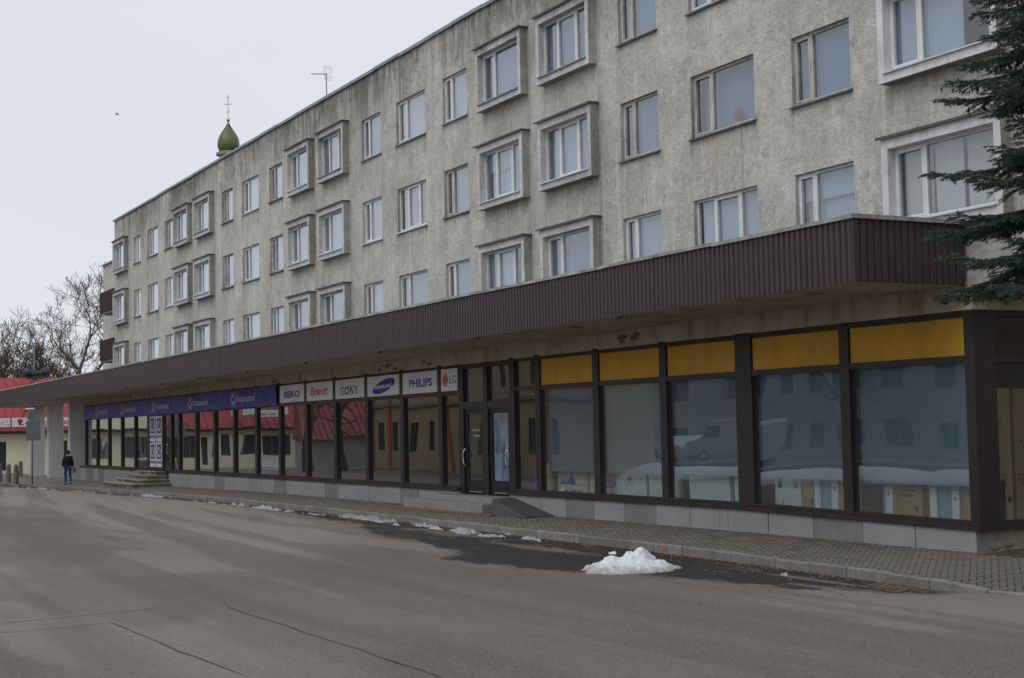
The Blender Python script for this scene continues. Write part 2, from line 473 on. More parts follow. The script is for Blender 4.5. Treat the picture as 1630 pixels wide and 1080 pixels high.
surf('car_silver', (.6, .62, .64), .3, .03, 2, bump=0, spec=.6)
surf('van_grey', (.5, .51, .5), .4, .05, 2, bump=0)
surf('rubber', (.02, .02, .02), .9, .1, 5, bump=0)
surf('soil', (.075, .055, .042), .98, .4, 4, bump=1, bscale=20)
surf('skin', (.5, .3, .22), .6, .1, 5, bump=0)
surf('jacket', (.012, .012, .014), .85, .25, 8, bump=.2)
surf('jeans', (.035, .07, .19), .9, .25, 9, bump=.2)
surf('bag_leather', (.22, .085, .03), .6, .2, 8, bump=.1)
surf('shoe', (.015, .014, .014), .6, .1, 8, bump=0)
surf('cap_wool', (.03, .028, .035), .95, .2, 12, bump=.3)
surf('feather', (.03, .03, .035), .8, .2, 8, bump=0)
surf('plant_red', (.42, .05, .06), .8, .25, 12, bump=.3)
surf('spray_orange', (.55, .17, .07), .9, .2, 9, bump=.2)
surf('blue_plastic', (.08, .12, .4), .4, .2, 8, bump=.1)
surf('straw', (.15, .115, .07), .95, .3, 9, bump=.3)

def m_snow():
    t = NT('snow'); o = t.co()
    d = t.ramp(t.noise(o, 3.5, 7, .7), ((.4, 0.0), (.75, 1.0)))
    sz = t.new('ShaderNodeSeparateXYZ'); t.l.new(o, sz.inputs[0])
    gr_ = t.ramp(t.noise(o, 14, 5, .85), ((.5, 0.0), (.66, 1.0)))
    c_ = t.mix(t.math('MULTIPLY', d, .35), (.8, .82, .84), (.5, .48, .45))
    c_ = t.mix(t.math('MULTIPLY', gr_, .3), c_, (.34, .32, .3))
    low = t.ramp(t.math('ADD', t.math('MULTIPLY', t.math('ADD', sz.outputs['Z'], .2), 4.2), t.math('MULTIPLY', t.math('SUBTRACT', t.noise(o, 9, 5, .7), .5), 1.1)), ((.1, 1.0), (.7, 0.0)))   # slush and grit at the rim
    t.set('Base Color', t.mix(t.math('MULTIPLY', low, .8), c_, (.24, .22, .2)))
    t.set('Roughness', .8); t.set('Specular IOR Level', .3)
    t.set('Subsurface Weight', .15); t.b.inputs['Subsurface Radius'].default_value = (.05, .06, .08); t.b.inputs['Subsurface Scale'].default_value = .3
    t.bump(t.math('ADD', t.noise(o, 18, 5, .7), t.noise(o, 60, 2)), .7, .03)
m_snow()
surf('painted_surround', (.72, .72, .73), .7, .1, 2, bump=.3, bscale=20, dirt=(.45, .43, .4), dirt_amt=.6)
surf('snow_old', (.24, .235, .235), .85, .25, 7, bump=.7, bscale=25, dirt=(.3, .28, .26), dirt_amt=.8)
surf('dirty_snow', (.36, .35, .35), .85, .4, 9, bump=.7, bscale=25, dirt=(.1, .09, .08), dirt_amt=.8)

def m_road():
    t = NT('asphalt'); o = t.co()
    def at(n):
        a = t.new('ShaderNodeAttribute', attribute_name=n); return a.outputs['Fac']
    big = t.ramp(t.noise(o, .16, 6, .65), ((.32, 0.0), (.68, 1.0)))
    col = t.mix(big, (.12, .101, .085), (.195, .168, .142))
    mid = t.ramp(t.noise(t.co((.35, 1, 1)), .9, 6, .65), ((.35, 0.0), (.7, 1.0)))
    col = t.mix(t.math('MULTIPLY', mid, .4), col, (.105, .092, .082))
    col = t.mix(t.math('MULTIPLY', at('dust'), .85), col, (.285, .262, .232))
    col = t.mix(t.math('MULTIPLY', at('tread'), .7), col, (.1, .082, .07))
    grit = t.ramp(t.noise(o, 26, 4, .85), ((.45, 0.0), (.6, 1.0)))
    col = t.mix(t.math('MULTIPLY', grit, .5), col, (.315, .28, .24))
    g2 = t.ramp(t.noise(o, 6, 6, .85), ((.44, 0.0), (.62, 1.0)))
    col = t.mix(t.math('MULTIPLY', g2, .26), col, (.1, .087, .076))
    chip = t.ramp(t.noise(o, 16, 4, .9), ((.6, 0.0), (.65, 1.0)))
    col = t.mix(t.math('MULTIPLY', chip, .55), col, (.05, .045, .04))
    # damp asphalt along the gutter
    wn_ = t.math('ADD', at('wet'), t.math('MULTIPLY', t.math('SUBTRACT', t.noise(t.co((.3, 1, 1)), 2.6, 9, .86, .6), .5), 2.5))
    wet = t.ramp(wn_, ((.33, 0.0), (.58, 1.0)))
    col = t.mix(t.math('MULTIPLY', wet, .94), col, (.026, .023, .022))
    t.set('Base Color', col)
    t.set('Roughness', t.math('SUBTRACT', .92, t.math('MULTIPLY', wet, .42))); t.set('Specular IOR Level', .25)
    t.bump(t.math('ADD', t.noise(o, 40, 4, .8), t.math('MULTIPLY', t.noise(o, 9, 3), .7)), .8, .02)
m_road()
surf('seam_tar', (.115, .1, .088), .9, .3, 6, bump=.4, bscale=40)

def m_brick():
    t = NT('yellow_brick')
    b = t.new('ShaderNodeTexBrick'); b.inputs['Scale'].default_value = 1.0
    for k, v in (('Color1', (.52, .4, .23)), ('Color2', (.43, .31, .17)), ('Mortar', (.45, .36, .24))): b.inputs[k].default_value = (*v, 1)
    b.inputs['Brick Width'].default_value, b.inputs['Row Height'].default_value, b.inputs['Mortar Size'].default_value = .5, .18, .02
    tc_ = t.new('ShaderNodeTexCoord'); mp_ = t.new('ShaderNodeMapping'); mp_.inputs['Rotation'].default_value = (R(90), 0, 0)
    t.l.new(tc_.outputs['Object'], mp_.inputs['Vector']); t.l.new(mp_.outputs['Vector'], b.inputs['Vector'])
    t.set('Base Color', b.outputs['Color']); t.set('Roughness', .9)
m_brick()

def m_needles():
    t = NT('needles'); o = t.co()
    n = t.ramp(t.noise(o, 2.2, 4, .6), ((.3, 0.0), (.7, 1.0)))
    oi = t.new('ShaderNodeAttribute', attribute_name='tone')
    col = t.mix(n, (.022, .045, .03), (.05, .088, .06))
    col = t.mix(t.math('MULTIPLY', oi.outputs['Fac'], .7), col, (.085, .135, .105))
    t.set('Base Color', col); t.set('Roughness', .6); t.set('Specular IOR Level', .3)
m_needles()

def m_poster():                                            # abstract blue and white printed sheet on the shop door
    t = NT('door_poster'); o = t.co()
    n = t.ramp(t.noise(t.co((1.5, 1, .55)), 1.9, 4, .5, .8), ((.32, (.06, .1, .36)), (.5, (.36, .5, .72)), (.66, (.68, .74, .82)), (.8, (.45, .42, .5))))
    t.set('Base Color', n); t.set('Roughness', .4)
m_poster()

# ================================================================ GROUND
YW = 18.92                                                 # plane of the wall and the shop front
def gz(x): return float(np.interp(x, [-130, -92, -72, -58, -26, -19, -10], [-.12, -.1, .0, .08, .09, .06, .0]))
KERB = [(-125, 14.3), (-93, 14.5), (-77, 15.5), (-64, 16.3), (-50, 16.45), (-38, 16.4), (-28.5, 16.15), (-22, 16.05), (-17.2, 15.75), (-15.9, 15.95), (-13.2, 16.9), (-9, 18.6)]   # street-side edge
def kerb_y(x): return float(np.interp(x, [p[0] for p in KERB], [p[1] for p in KERB]))
def kerb_top(x): return gz(x) - .07 - .11 * float(sstep(-17.4, -15.6, x))
ROADZ = -.2

g = MB(); g.quad((-900, -700, -.34), (700, -700, -.34), (700, 900, -.34), (-900, 900, -.34))
ground = tag(g.build('ground', MAT['asphalt']), kind='structure')

def road_grid():
    xs = np.concatenate([np.arange(-128, -62, .6), np.arange(-62, -30, .25), np.arange(-30, 6.01, .13)])
    ts = np.concatenate([np.linspace(0, .55, 105), np.linspace(.56, 1, 30)])     # 0 at the kerb, 1 far side
    ky = np.interp(xs, [p[0] for p in KERB], [p[1] for p in KERB]) + .02
    far = -9.0
    X = np.repeat(xs[:, None], len(ts), 1)
    Y = ky[:, None] + (far - ky[:, None]) * ts[None, :]
    d = ky[:, None] - Y
    edge = np.array([kerb_top(x) - .15 - .0 for x in xs])[:, None] * (1 - sstep(-17.2, -15.6, xs))[:, None] + np.array([kerb_top(x) - .02 for x in xs])[:, None] * sstep(-17.2, -15.6, xs)[:, None]
    Z = ROADZ + (edge - ROADZ) * (1 - sstep(0, 4.5, d)) - .018 * (1 - sstep(0, .5, np.abs(d - .35))) * (1 - sstep(-17.6, -16.4, X)) + .02 * (fbm(X * .5, Y * .5, 3) - .5) * sstep(.2, 2, d)
    # stains -------------------------------------------------
    w = sstep(1.3, .15, d + .9 * (fbm(X * .35, Y * .8, 5) - .5)) * .72 * sstep(-15.8, -17.2, X)
    # the long damp tongue in front of the snow heap
    cx = np.interp(X, [-56, -46, -38, -32, -27, -24, -21, -18, -16.4], [.6, .9, 1.5, 2.5, 3.5, 3.4, 2.2, 1.3, .3])
    w = np.maximum(w, sstep(.35, -.5, d - cx + 1.6 * (fbm(X * .3, Y * .9, 9) - .5)) * sstep(-58, -44, X) * sstep(-16, -17.4, X) * (.7 + .3 * np.exp(-(((X + 24) / 3.2) ** 2 + ((Y - 13.9) / .9) ** 2))))
    hole = np.exp(-(((X + 27.6) / 2.6) ** 2 + ((Y - 14.9) / .22) ** 2)) + np.exp(-(((X + 33) / 2.6) ** 2 + ((Y - 15.4) / .3) ** 2)) + np.exp(-(((X + 19) / 1.6) ** 2 + ((Y - 15.3) / .14) ** 2))
    w = w * (1 - .8 * np.clip(hole, 0, 1))
    # bleached, dusty lane and tyre-swept arcs
    dust = sstep(-30, -36, X + 1.2 * (Y - 13)) * sstep(9.0, 10.2, Y + .7 * (fbm(X * .2, Y * .4, 12) - .5)) * .95
    dust = np.maximum(dust, .55 * sstep(.52, .66, fbm(X * .18 + Y * .05, Y * .75 - X * .06, 21, 4)))
    a = Y - 9.3 - .0013 * (X + 15) ** 2
    arcs = sstep(.5, .68, fbm(X * .04 + 3, a * 1.7, 31, 3)) * sstep(15.6, 14.4, Y)
    tread = np.maximum(arcs * .95, .8 * sstep(.55, .7, fbm(X * .07, a * 1.1 + 7, 41, 4)))
    nx, ny = X.shape
    idx = np.arange(nx * ny).reshape(nx, ny)
    F = np.stack([idx[:-1, :-1], idx[:-1, 1:], idx[1:, 1:], idx[1:, :-1]], -1).reshape(-1, 4)
    me = bpy.data.meshes.new('road')
    me.vertices.add(nx * ny); me.vertices.foreach_set('co', np.stack([X, Y, Z], -1).ravel())
    me.loops.add(F.size); me.loops.foreach_set('vertex_index', F.ravel())
    me.polygons.add(len(F)); me.polygons.foreach_set('loop_start', np.arange(len(F)) * 4)
    me.update(calc_edges=True)
    if me.polygons[0].normal.z < 0: me.flip_normals()
    for n, arr in (('wet', w), ('dust', dust), ('tread', tread)):
        at = me.attributes.new(n, 'FLOAT', 'POINT'); at.data.foreach_set('value', arr.ravel().astype(np.float32))
    me.materials.append(MAT['asphalt'])
    me.polygons.foreach_set('use_smooth', np.ones(len(F), bool))
    return me
road = tag(obj('road', road_grid()), kind='structure')

def ribbon(pts, w, seed):                                  # tarred joints in the asphalt
    m = MB(); P = [Vector((*p, 0)) for p in pts]; L = []
    for a, b in zip(P[:-1], P[1:]):
        n = max(2, int((b - a).length / .15))
        for k in range(n): L.append(a.lerp(b, k / n))
    L.append(P[-1]); pv = None
    for i, p in enumerate(L):
        d = (L[min(i + 1, len(L) - 1)] - L[max(0, i - 1)]).normalized(); q = Vector((-d.y, d.x, 0))
        ww = w * (.5 + float(fbm(i * .31, seed, seed))) * min(1, (len(L) - i) / 6, (i + 1) / 3)
        off = q * .12 * (float(fbm(i * .17, seed + 9, 3)) - .5)
        z = ROADZ + .012
        cur = (tuple(p + off + q * ww + Vector((0, 0, z))), tuple(p + off - q * ww + Vector((0, 0, z))))
        if pv: m.quad(pv[1], cur[1], cur[0], pv[0])
        pv = cur
    return m
for i, pts in enumerate(([(-21.4, 2.2), (-22.2, 6.1)], [(-20.6, 2.2), (-20.75, 4.62), (-17.2, 4.72), (-15.2, 4.8)], [(-21.7, 6.5), (-17.5, 6.5), (-13.2, 6.45)])):
    ribbon(pts, .012, i + 1).build('asphalt_seam', MAT['seam_tar'], road)

# ---- pavement: bedding, then pavers laid in herringbone
pb = MB()
xs = np.concatenate([np.arange(-125, -60, 4.0), np.arange(-60, -8.9, 1.0)])
for a, b in zip(xs[:-1], xs[1:]):
    za, zb = gz(a), gz(b)
    back = 19.3
    pb.quad((a, kerb_y(a) + .12, kerb_top(a) - .035), (b, kerb_y(b) + .12, kerb_top(b) - .035), (b, back, zb - .035), (a, back, za - .035))
pavement = tag(pb.build('pavement', MAT['paver_bed']), kind='structure')
def pav_z(x, y): t = (y - kerb_y(x)) / (YW - kerb_y(x)); return kerb_top(x) + (gz(x) - kerb_top(x)) * min(1, max(0, t))
def herringbone(u):
    out = []
    a45 = R(45); ca, sa = math.cos(a45), math.sin(a45)
    n = int(85 / u)
    for j in range(-n, n):
        for k in range(-n // 4 - 1, n // 4 + 1):
            for kind in (0, 1):
                if kind == 0: cx, cy, r = j + 4 * k + 1.0, j + .5, 0
                else: cx, cy, r = j + 4 * k + 2.5, j, 1
                x = (cx * ca - cy * sa) * u - 36; y = (cx * sa + cy * ca) * u
                if -62 < x < -10.6 and 15.6 < y < 19.0: out.append((x, y, a45 + r * math.pi / 2))
    return out
def paver_ok(x, y):
    return y > kerb_y(x) + .2 and (y < YW - .05 if x < -19.1 else y < 18.66 + .05 * (x + 19)) and x < -11
U = .105
pav = [p for p in herringbone(U) if paver_ok(p[0], p[1])]
def view_size(p):                                          # apparent size: nearest to the lens first
    return (p[0] ** 2 + p[1] ** 2)
pav.sort(key=lambda p: view_size(p) if math.atan2(p[1], -p[0]) < R(46.6) else 1e9)
hl, hw, ht = U - .006, U / 2 - .006, .05
def paver_mesh():
    m = MB(); b = .008
    m.add([(-hl, -hw, -ht), (hl, -hw, -ht), (hl, hw, -ht), (-hl, hw, -ht), (-hl, -hw, -b), (hl, -hw, -b), (hl, hw, -b), (-hl, hw, -b),
           (-hl + b, -hw + b, 0), (hl - b, -hw + b, 0), (hl - b, hw - b, 0), (-hl + b, hw - b, 0)],
          [(0, 1, 5, 4), (1, 2, 6, 5), (2, 3, 7, 6), (3, 0, 4, 7), (4, 5, 9, 8), (5, 6, 10, 9), (6, 7, 11, 10), (7, 4, 8, 11), (8, 9, 10, 11)])
    return m
pm = paver_mesh().mesh('paver', MAT['paver'], recalc=False)
for x, y, a in pav[:300]:
    o = obj('paver', pm, pavement)
    o.location = (x, y, pav_z(x, y) + random.uniform(-.004, .004)); o.rotation_euler = (random.gauss(0, .006), random.gauss(0, .006), a)
rest = np.array(pav[300:])
base_v = np.array(paver_mesh().v); base_f = np.array(paver_mesh().f)
c, s_ = np.cos(rest[:, 2]), np.sin(rest[:, 2])
V = np.empty((len(rest), len(base_v), 3))
V[:, :, 0] = rest[:, :1] + base_v[None, :, 0] * c[:, None] - base_v[None, :, 1] * s_[:, None]
V[:, :, 1] = rest[:, 1:2] + base_v[None, :, 0] * s_[:, None] + base_v[None, :, 1] * c[:, None]
V[:, :, 2] = base_v[None, :, 2] + np.array([pav_z(x, y) for x, y, _ in rest])[:, None] + rng.uniform(-.004, .004, len(rest))[:, None]
Fb = (base_f[None] + (np.arange(len(rest)) * len(base_v))[:, None, None]).reshape(-1, 4)
me = bpy.data.meshes.new('far_pavers'); me.vertices.add(V.size // 3); me.vertices.foreach_set('co', V.ravel())
me.loops.add(Fb.size); me.loops.foreach_set('vertex_index', Fb.ravel()); me.polygons.add(len(Fb)); me.polygons.foreach_set('loop_start', np.arange(len(Fb)) * 4)
me.update(calc_edges=True); me.materials.append(MAT['paver'])
tag(obj('far_pavers', me, pavement), kind='stuff')
# beyond the laid pavers the surface is a plain sheet
pf = MB()
for a, b in zip(np.arange(-125, -62, 3.0), np.arange(-122, -59, 3.0)):
    b = min(b, -61.9)
    pf.quad((a, kerb_y(a) + .12, kerb_top(a)), (b, kerb_y(b) + .12, kerb_top(b)), (b, 19.3, gz(b)), (a, 19.3, gz(a)))
pf.build('paved_surface', MAT['paver'], pavement)

# ---- kerb: one stone after another
kerb = tag(empty('kerb', (-50, 16.4, 0)), kind='structure')
kp = [Vector((*p, 0)) for p in KERB]
seg = [(a, b, (b - a).length) for a, b in zip(kp[:-1], kp[1:])]
def kpt(s):
    for a, b, L in seg:
        if s <= L: return a.lerp(b, s / L)
        s -= L
    return kp[-1].copy()
tot = sum(q[2] for q in seg); s = 0
while s < tot - .3:
    L = 1.0 if s > 40 else 2.0
    a, b = kpt(s + .008), kpt(min(s + L - .008, tot)); d = (b - a).normalized(); n = Vector((-d.y, d.x, 0))
    j = random.uniform(-.012, .012)
    za, zb = kerb_top(a.x) + j + .012, kerb_top(b.x) + j + .012
    m = MB(); w = .15
    o1 = n * random.uniform(-.012, .012)
    m.hexa([tuple(a + o1) [:2] + (za - .3,), tuple(b + o1)[:2] + (zb - .3,), tuple(b + o1 + n * w)[:2] + (zb - .3,), tuple(a + o1 + n * w)[:2] + (za - .3,),
            tuple(a + o1)[:2] + (za,), tuple(b + o1)[:2] + (zb,), tuple(b + o1 + n * w)[:2] + (zb,), tuple(a + o1 + n * w)[:2] + (za,)])
    m.build('kerb_stone', MAT['kerb_stone'], kerb, bevel=.018)
    s += L

# ================================================================ APARTMENT BLOCK
XL, XR = -83.5, -17.7
ROOF = 14.32
block = empty('apartment_building', (-50.6, YW, 0))
tag(block, 'long weathered concrete block of flats over a glazed shop row with brown canopy', 'building')
ROWS = [(11.46, 12.83), (8.645, 10.04), (5.88, 7.267)]     # sill and head heights: top, middle, bottom flat rows
ORI = [(11.26, 13.05), (8.48, 10.27), (5.70, 7.46)]        # the projecting concrete surrounds
WIN = [(-79.08, -77.66), (-76.15, -74.07), (-72.75, -71.24), (-63.12, -61.55), (-60.24, -58.07), (-56.71, -55.14), (-46.92, -45.26), (-43.96, -41.72), (-40.43, -38.79), (-30.42, -28.77), (-27.45, -25.13), (-23.88, -22.11)]
BAY = [(-83.0, -80.31), (-70.44, -67.87), (-66.94, -64.31), (-54.07, -51.58), (-50.73, -48.12), (-37.76, -35.04), (-34.17, -31.45), (-21.08, -18.17)]
PROJ = .23
ops = [(a, b, z0, z1) for a, b in WIN for z0, z1 in ROWS] + [(a + .13, b - .13, z0 + .15, z1 - .17) for a, b in BAY for z0, z1 in ORI]
m = MB()
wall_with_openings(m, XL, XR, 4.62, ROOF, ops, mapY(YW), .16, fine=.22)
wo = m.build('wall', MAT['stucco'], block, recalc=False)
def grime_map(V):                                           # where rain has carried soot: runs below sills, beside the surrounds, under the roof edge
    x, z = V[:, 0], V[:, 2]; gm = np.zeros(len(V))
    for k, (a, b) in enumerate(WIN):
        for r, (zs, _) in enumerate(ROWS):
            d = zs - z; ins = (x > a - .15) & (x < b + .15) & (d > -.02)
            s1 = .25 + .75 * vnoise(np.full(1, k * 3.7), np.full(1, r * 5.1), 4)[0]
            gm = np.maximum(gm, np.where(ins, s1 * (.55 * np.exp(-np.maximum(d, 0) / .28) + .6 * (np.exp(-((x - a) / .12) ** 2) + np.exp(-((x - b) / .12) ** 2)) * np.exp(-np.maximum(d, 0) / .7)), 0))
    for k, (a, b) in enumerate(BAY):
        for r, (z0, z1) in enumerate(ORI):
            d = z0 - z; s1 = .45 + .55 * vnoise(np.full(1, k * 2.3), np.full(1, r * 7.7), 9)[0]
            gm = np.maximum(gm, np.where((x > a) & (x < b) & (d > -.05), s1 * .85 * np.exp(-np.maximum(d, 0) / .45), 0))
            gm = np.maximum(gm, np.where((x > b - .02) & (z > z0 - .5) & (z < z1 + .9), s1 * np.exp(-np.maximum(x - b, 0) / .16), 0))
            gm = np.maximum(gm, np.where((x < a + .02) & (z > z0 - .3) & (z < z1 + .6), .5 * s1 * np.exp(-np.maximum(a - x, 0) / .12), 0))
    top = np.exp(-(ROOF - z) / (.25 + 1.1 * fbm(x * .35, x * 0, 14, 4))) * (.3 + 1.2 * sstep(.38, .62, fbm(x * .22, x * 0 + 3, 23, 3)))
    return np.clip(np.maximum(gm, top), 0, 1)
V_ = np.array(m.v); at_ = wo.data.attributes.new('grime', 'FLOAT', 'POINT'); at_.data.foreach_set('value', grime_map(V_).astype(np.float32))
e = MB()
e.quad((XL, YW, 4.62), (XL, YW, ROOF), (XL, YW + 12, ROOF), (XL, YW + 12, 4.62))
e.quad((XR, YW, ROOF), (XR, YW, 4.62), (XR, YW + 12, 4.62), (XR, YW + 12, ROOF))
e.quad((XL, YW + 12, 0), (XL, YW + 12, ROOF), (XR, YW + 12, ROOF), (XR, YW + 12, 0))
e.quad((-19.2, YW + .3, 4.62), (XR, YW + .3, 4.62), (XR, YW + 12, 4.62), (-19.2, YW + 12, 4.62))
e.quad((-19.2, YW, 4.62), (XR, YW, 4.62), (XR, YW + .3, 4.62), (-19.2, YW + .3, 4.62))
e.build('end_wall', MAT['stucco'], block, recalc=False)
r_ = MB(); r_.box(XL + .02, XR - .02, YW + .02, YW + 11.98, ROOF - .25, ROOF - .02)
rf = r_.build('roof', MAT['dark_zinc'], block)
fl = MB()
for x0 in np.arange(XL - .06, XR, 2.0):
    x1 = min(x0 + 1.99, XR + .06); jz = random.uniform(-.012, .012)
    fl.box(x0, x1, YW - .07, YW + .4, ROOF + jz, ROOF + .035 + jz); fl.box(x0, x1, YW - .075, YW - .06, ROOF - .07 + jz, ROOF + .035 + jz)
fl.box(XR - .3, XR + .06, YW - .05, YW + 12, ROOF, ROOF + .03); fl.box(XL - .06, XL + .3, YW - .05, YW + 12, ROOF, ROOF + .03)
fl.build('parapet_flashing', MAT['zinc'], block)
rm = MB()                                                  # rooms behind the flat windows
rm.quad((XL + .05, 22.6, 4.7), (XR - .05, 22.6, 4.7), (XR - .05, 22.6, 14.1), (XL + .05, 22.6, 14.1))
for z in (5.05, 7.75, 7.9, 10.55, 10.7, 13.4):
    rm.quad((XL + .05, YW + .2, z), (XR - .05, YW + .2, z), (XR - .05, 22.6, z), (XL + .05, 22.6, z))
for x in [XL + .3] + [(WIN[i][0] + WIN[i - 1][1]) / 2 if False else q for i, q in enumerate((-79.7, -76.9, -73.4, -70.85, -67.4, -63.7, -60.9, -57.4, -54.6, -51.15, -47.5, -44.5, -41.1, -38.3, -34.6, -31, -28.1, -24.5, -21.6))] + [XR - .1]:
    rm.quad((x, YW + .2, 4.7), (x, 22.6, 4.7), (x, 22.6, 14.1), (x, YW + .2, 14.1))
rm.build('room_interior', MAT['room'], block, recalc=False)

def curtain_mesh(m, x0, x1, y, z0, z1, amp=.018, per=.13):
    n = max(6, int((x1 - x0) / per * 4)); o = len(m.v); ph = random.random() * 6
    for i in range(n + 1):
        x = x0 + (x1 - x0) * i / n; yy = y + amp * math.sin(ph + 2 * math.pi * (x - x0) / per + .8 * math.sin(i * .7))
        m.v += [(x, yy, z0), (x, yy, z1)]
    for i in range(n):
        m.f.append((o + 2 * i, o + 2 * i + 2, o + 2 * i + 3, o + 2 * i + 1)); m.m.append(0)

def glazing(par, x0, x1, z0, z1, y, lights, fm, frame_obj=None, ajar=False):
    """frame with its lights; returns the frame object (a part) or hangs everything below par"""
    f = MB(); t = .052
    f.box(x0, x1, y, y + .07, z0, z0 + t); f.box(x0, x1, y, y + .07, z1 - t, z1)
    f.box(x0, x0 + t, y, y + .07, z0 + t, z1 - t); f.box(x1 - t, x1, y, y + .07, z0 + t, z1 - t)
    w = x1 - x0
    cuts = {2: [.3], 3: [.3, .7], 1: []}[lights]
    xs_ = [x0 + t] + [q for c_ in cuts for q in (x0 + w * c_ - .04, x0 + w * c_ + .04)] + [x1 - t]
    for c_ in cuts: f.box(x0 + w * c_ - .04, x0 + w * c_ + .04, y - .004, y + .07, z0 + t, z1 - t)
    spans = [(xs_[i], xs_[i + 1]) for i in range(0, len(xs_), 2)]
    sash = [0] if lights == 2 else ([1] if lights == 3 else [])
    for k in sash:                                          # opening sash carries its own rails
        a, b = spans[k]; q = .042
        f.box(a, a + q, y - .012, y + .06, z0 + t, z1 - t); f.box(b - q, b, y - .012, y + .06, z0 + t, z1 - t)
        f.box(a + q, b - q, y - .012, y + .06, z0 + t, z0 + t + q); f.box(a + q, b - q, y - .012, y + .06, z1 - t - q, z1 - t)
        spans[k] = (a + q, b - q)
    return f, spans

STYLE = {}
def dress(par, x0, x1, z0, z1, y, style):
    """what hangs behind the panes"""
    if style == 'none': return
    m = MB(); w = x1 - x0
    mt = {'net': 'net_curtain', 'full': 'net_curtain', 'cream': 'cream_curtain', 'mauve': 'mauve_curtain', 'half': 'net_curtain', 'blind': 'net_curtain', 'dim': 'dim_net'}[style]
    if style in ('net', 'full', 'mauve', 'dim'): curtain_mesh(m, x0 + .05, x1 - .02, y, z0, z1)
    elif style == 'cream': curtain_mesh(m, x0 + .03, x0 + .3 * w, y + .05, z0, z1); curtain_mesh(m, x0 + .34 * w, x0 + .6 * w, y, z0, z1); curtain_mesh(m, x0 + .62 * w, x1 - .02, y + .06, z0, z1)
    elif style == 'half': curtain_mesh(m, x0 + .02, x0 + .64 * w, y, z0, z1)
    elif style == 'blind': m.quad((x0, y, z1 - .55), (x1, y, z1 - .55), (x1, y, z1), (x0, y, z1)); curtain_mesh(m, x0 + .05, x1 - .02, y + .08, z0, z1)
    m.build('curtain', MAT[mt], par, smooth=True, recalc=False)

OLD = {(9, 1), (10, 1), (11, 1), (5, 0), (5, 1), (2, 0), (3, 0), (3, 1), (8, 1), (9, 0)}
THREE = {(7, 1), (10, 2)}
pane_names = 0
def panes(par, spans, z0, z1, y, lights):
    for k, (a, b) in enumerate(spans):
        q = .05 if (k == 0 and lights == 2) or (k == 1 and lights == 3) else 0
        m = MB(); m.quad((a, y, z0 + .065 + q), (b, y, z0 + .065 + q), (b, y, z1 - .065 - q), (a, y, z1 - .065 - q))
        m.build('pane', MAT['flat_glass'], par, recalc=False)
styles = ['net', 'full', 'net', 'half', 'full', 'net', 'full', 'blind', 'full']
for i, (a, b) in enumerate(WIN):
    for r, (z0, z1) in enumerate(ROWS):
        old = (i, r) in OLD
        L = 3 if (i, r) in THREE else 2
        y = YW + .09
        f, spans = glazing(None, a, b, z0 + .02, z1, y, L, None)
        w = f.build('window', MAT['old_frame' if old else 'white_frame'], block)
        panes(w, spans, z0 + .02, z1, y + .035, L)
        sl = MB(); sl.hexa([(a - .05, YW - .07, z0 - .05), (b + .05, YW - .07, z0 - .05), (b + .05, y, z0 + .0), (a - .05, y, z0 + .0), (a - .05, YW - .07, z0 - .015), (b + .05, YW - .07, z0 - .015), (b + .05, y, z0 + .03), (a - .05, y, z0 + .03)])
        sl.build('sill', MAT['dark_zinc' if (old or i >= 9) else random.choice(['zinc', 'white_sill', 'zinc'])], w)
        st = 'net' if i < 6 else styles[(i * 5 + r * 3) % len(styles)]
        if (i, r) in ((7, 1), (8, 1)): st = 'mauve'
        if (i, r) in ((10, 1), (6, 2), (11, 1)): st = 'none' if i == 10 else 'net'
        if i >= 9 and r < 2: st = 'dim'
        if (i, r) in ((6, 0), (7, 2), (8, 2)): st = 'dim'
        dress(w, a, b, z0, z1, y + (.28 if (i, r) == (10, 1) else .14), st)
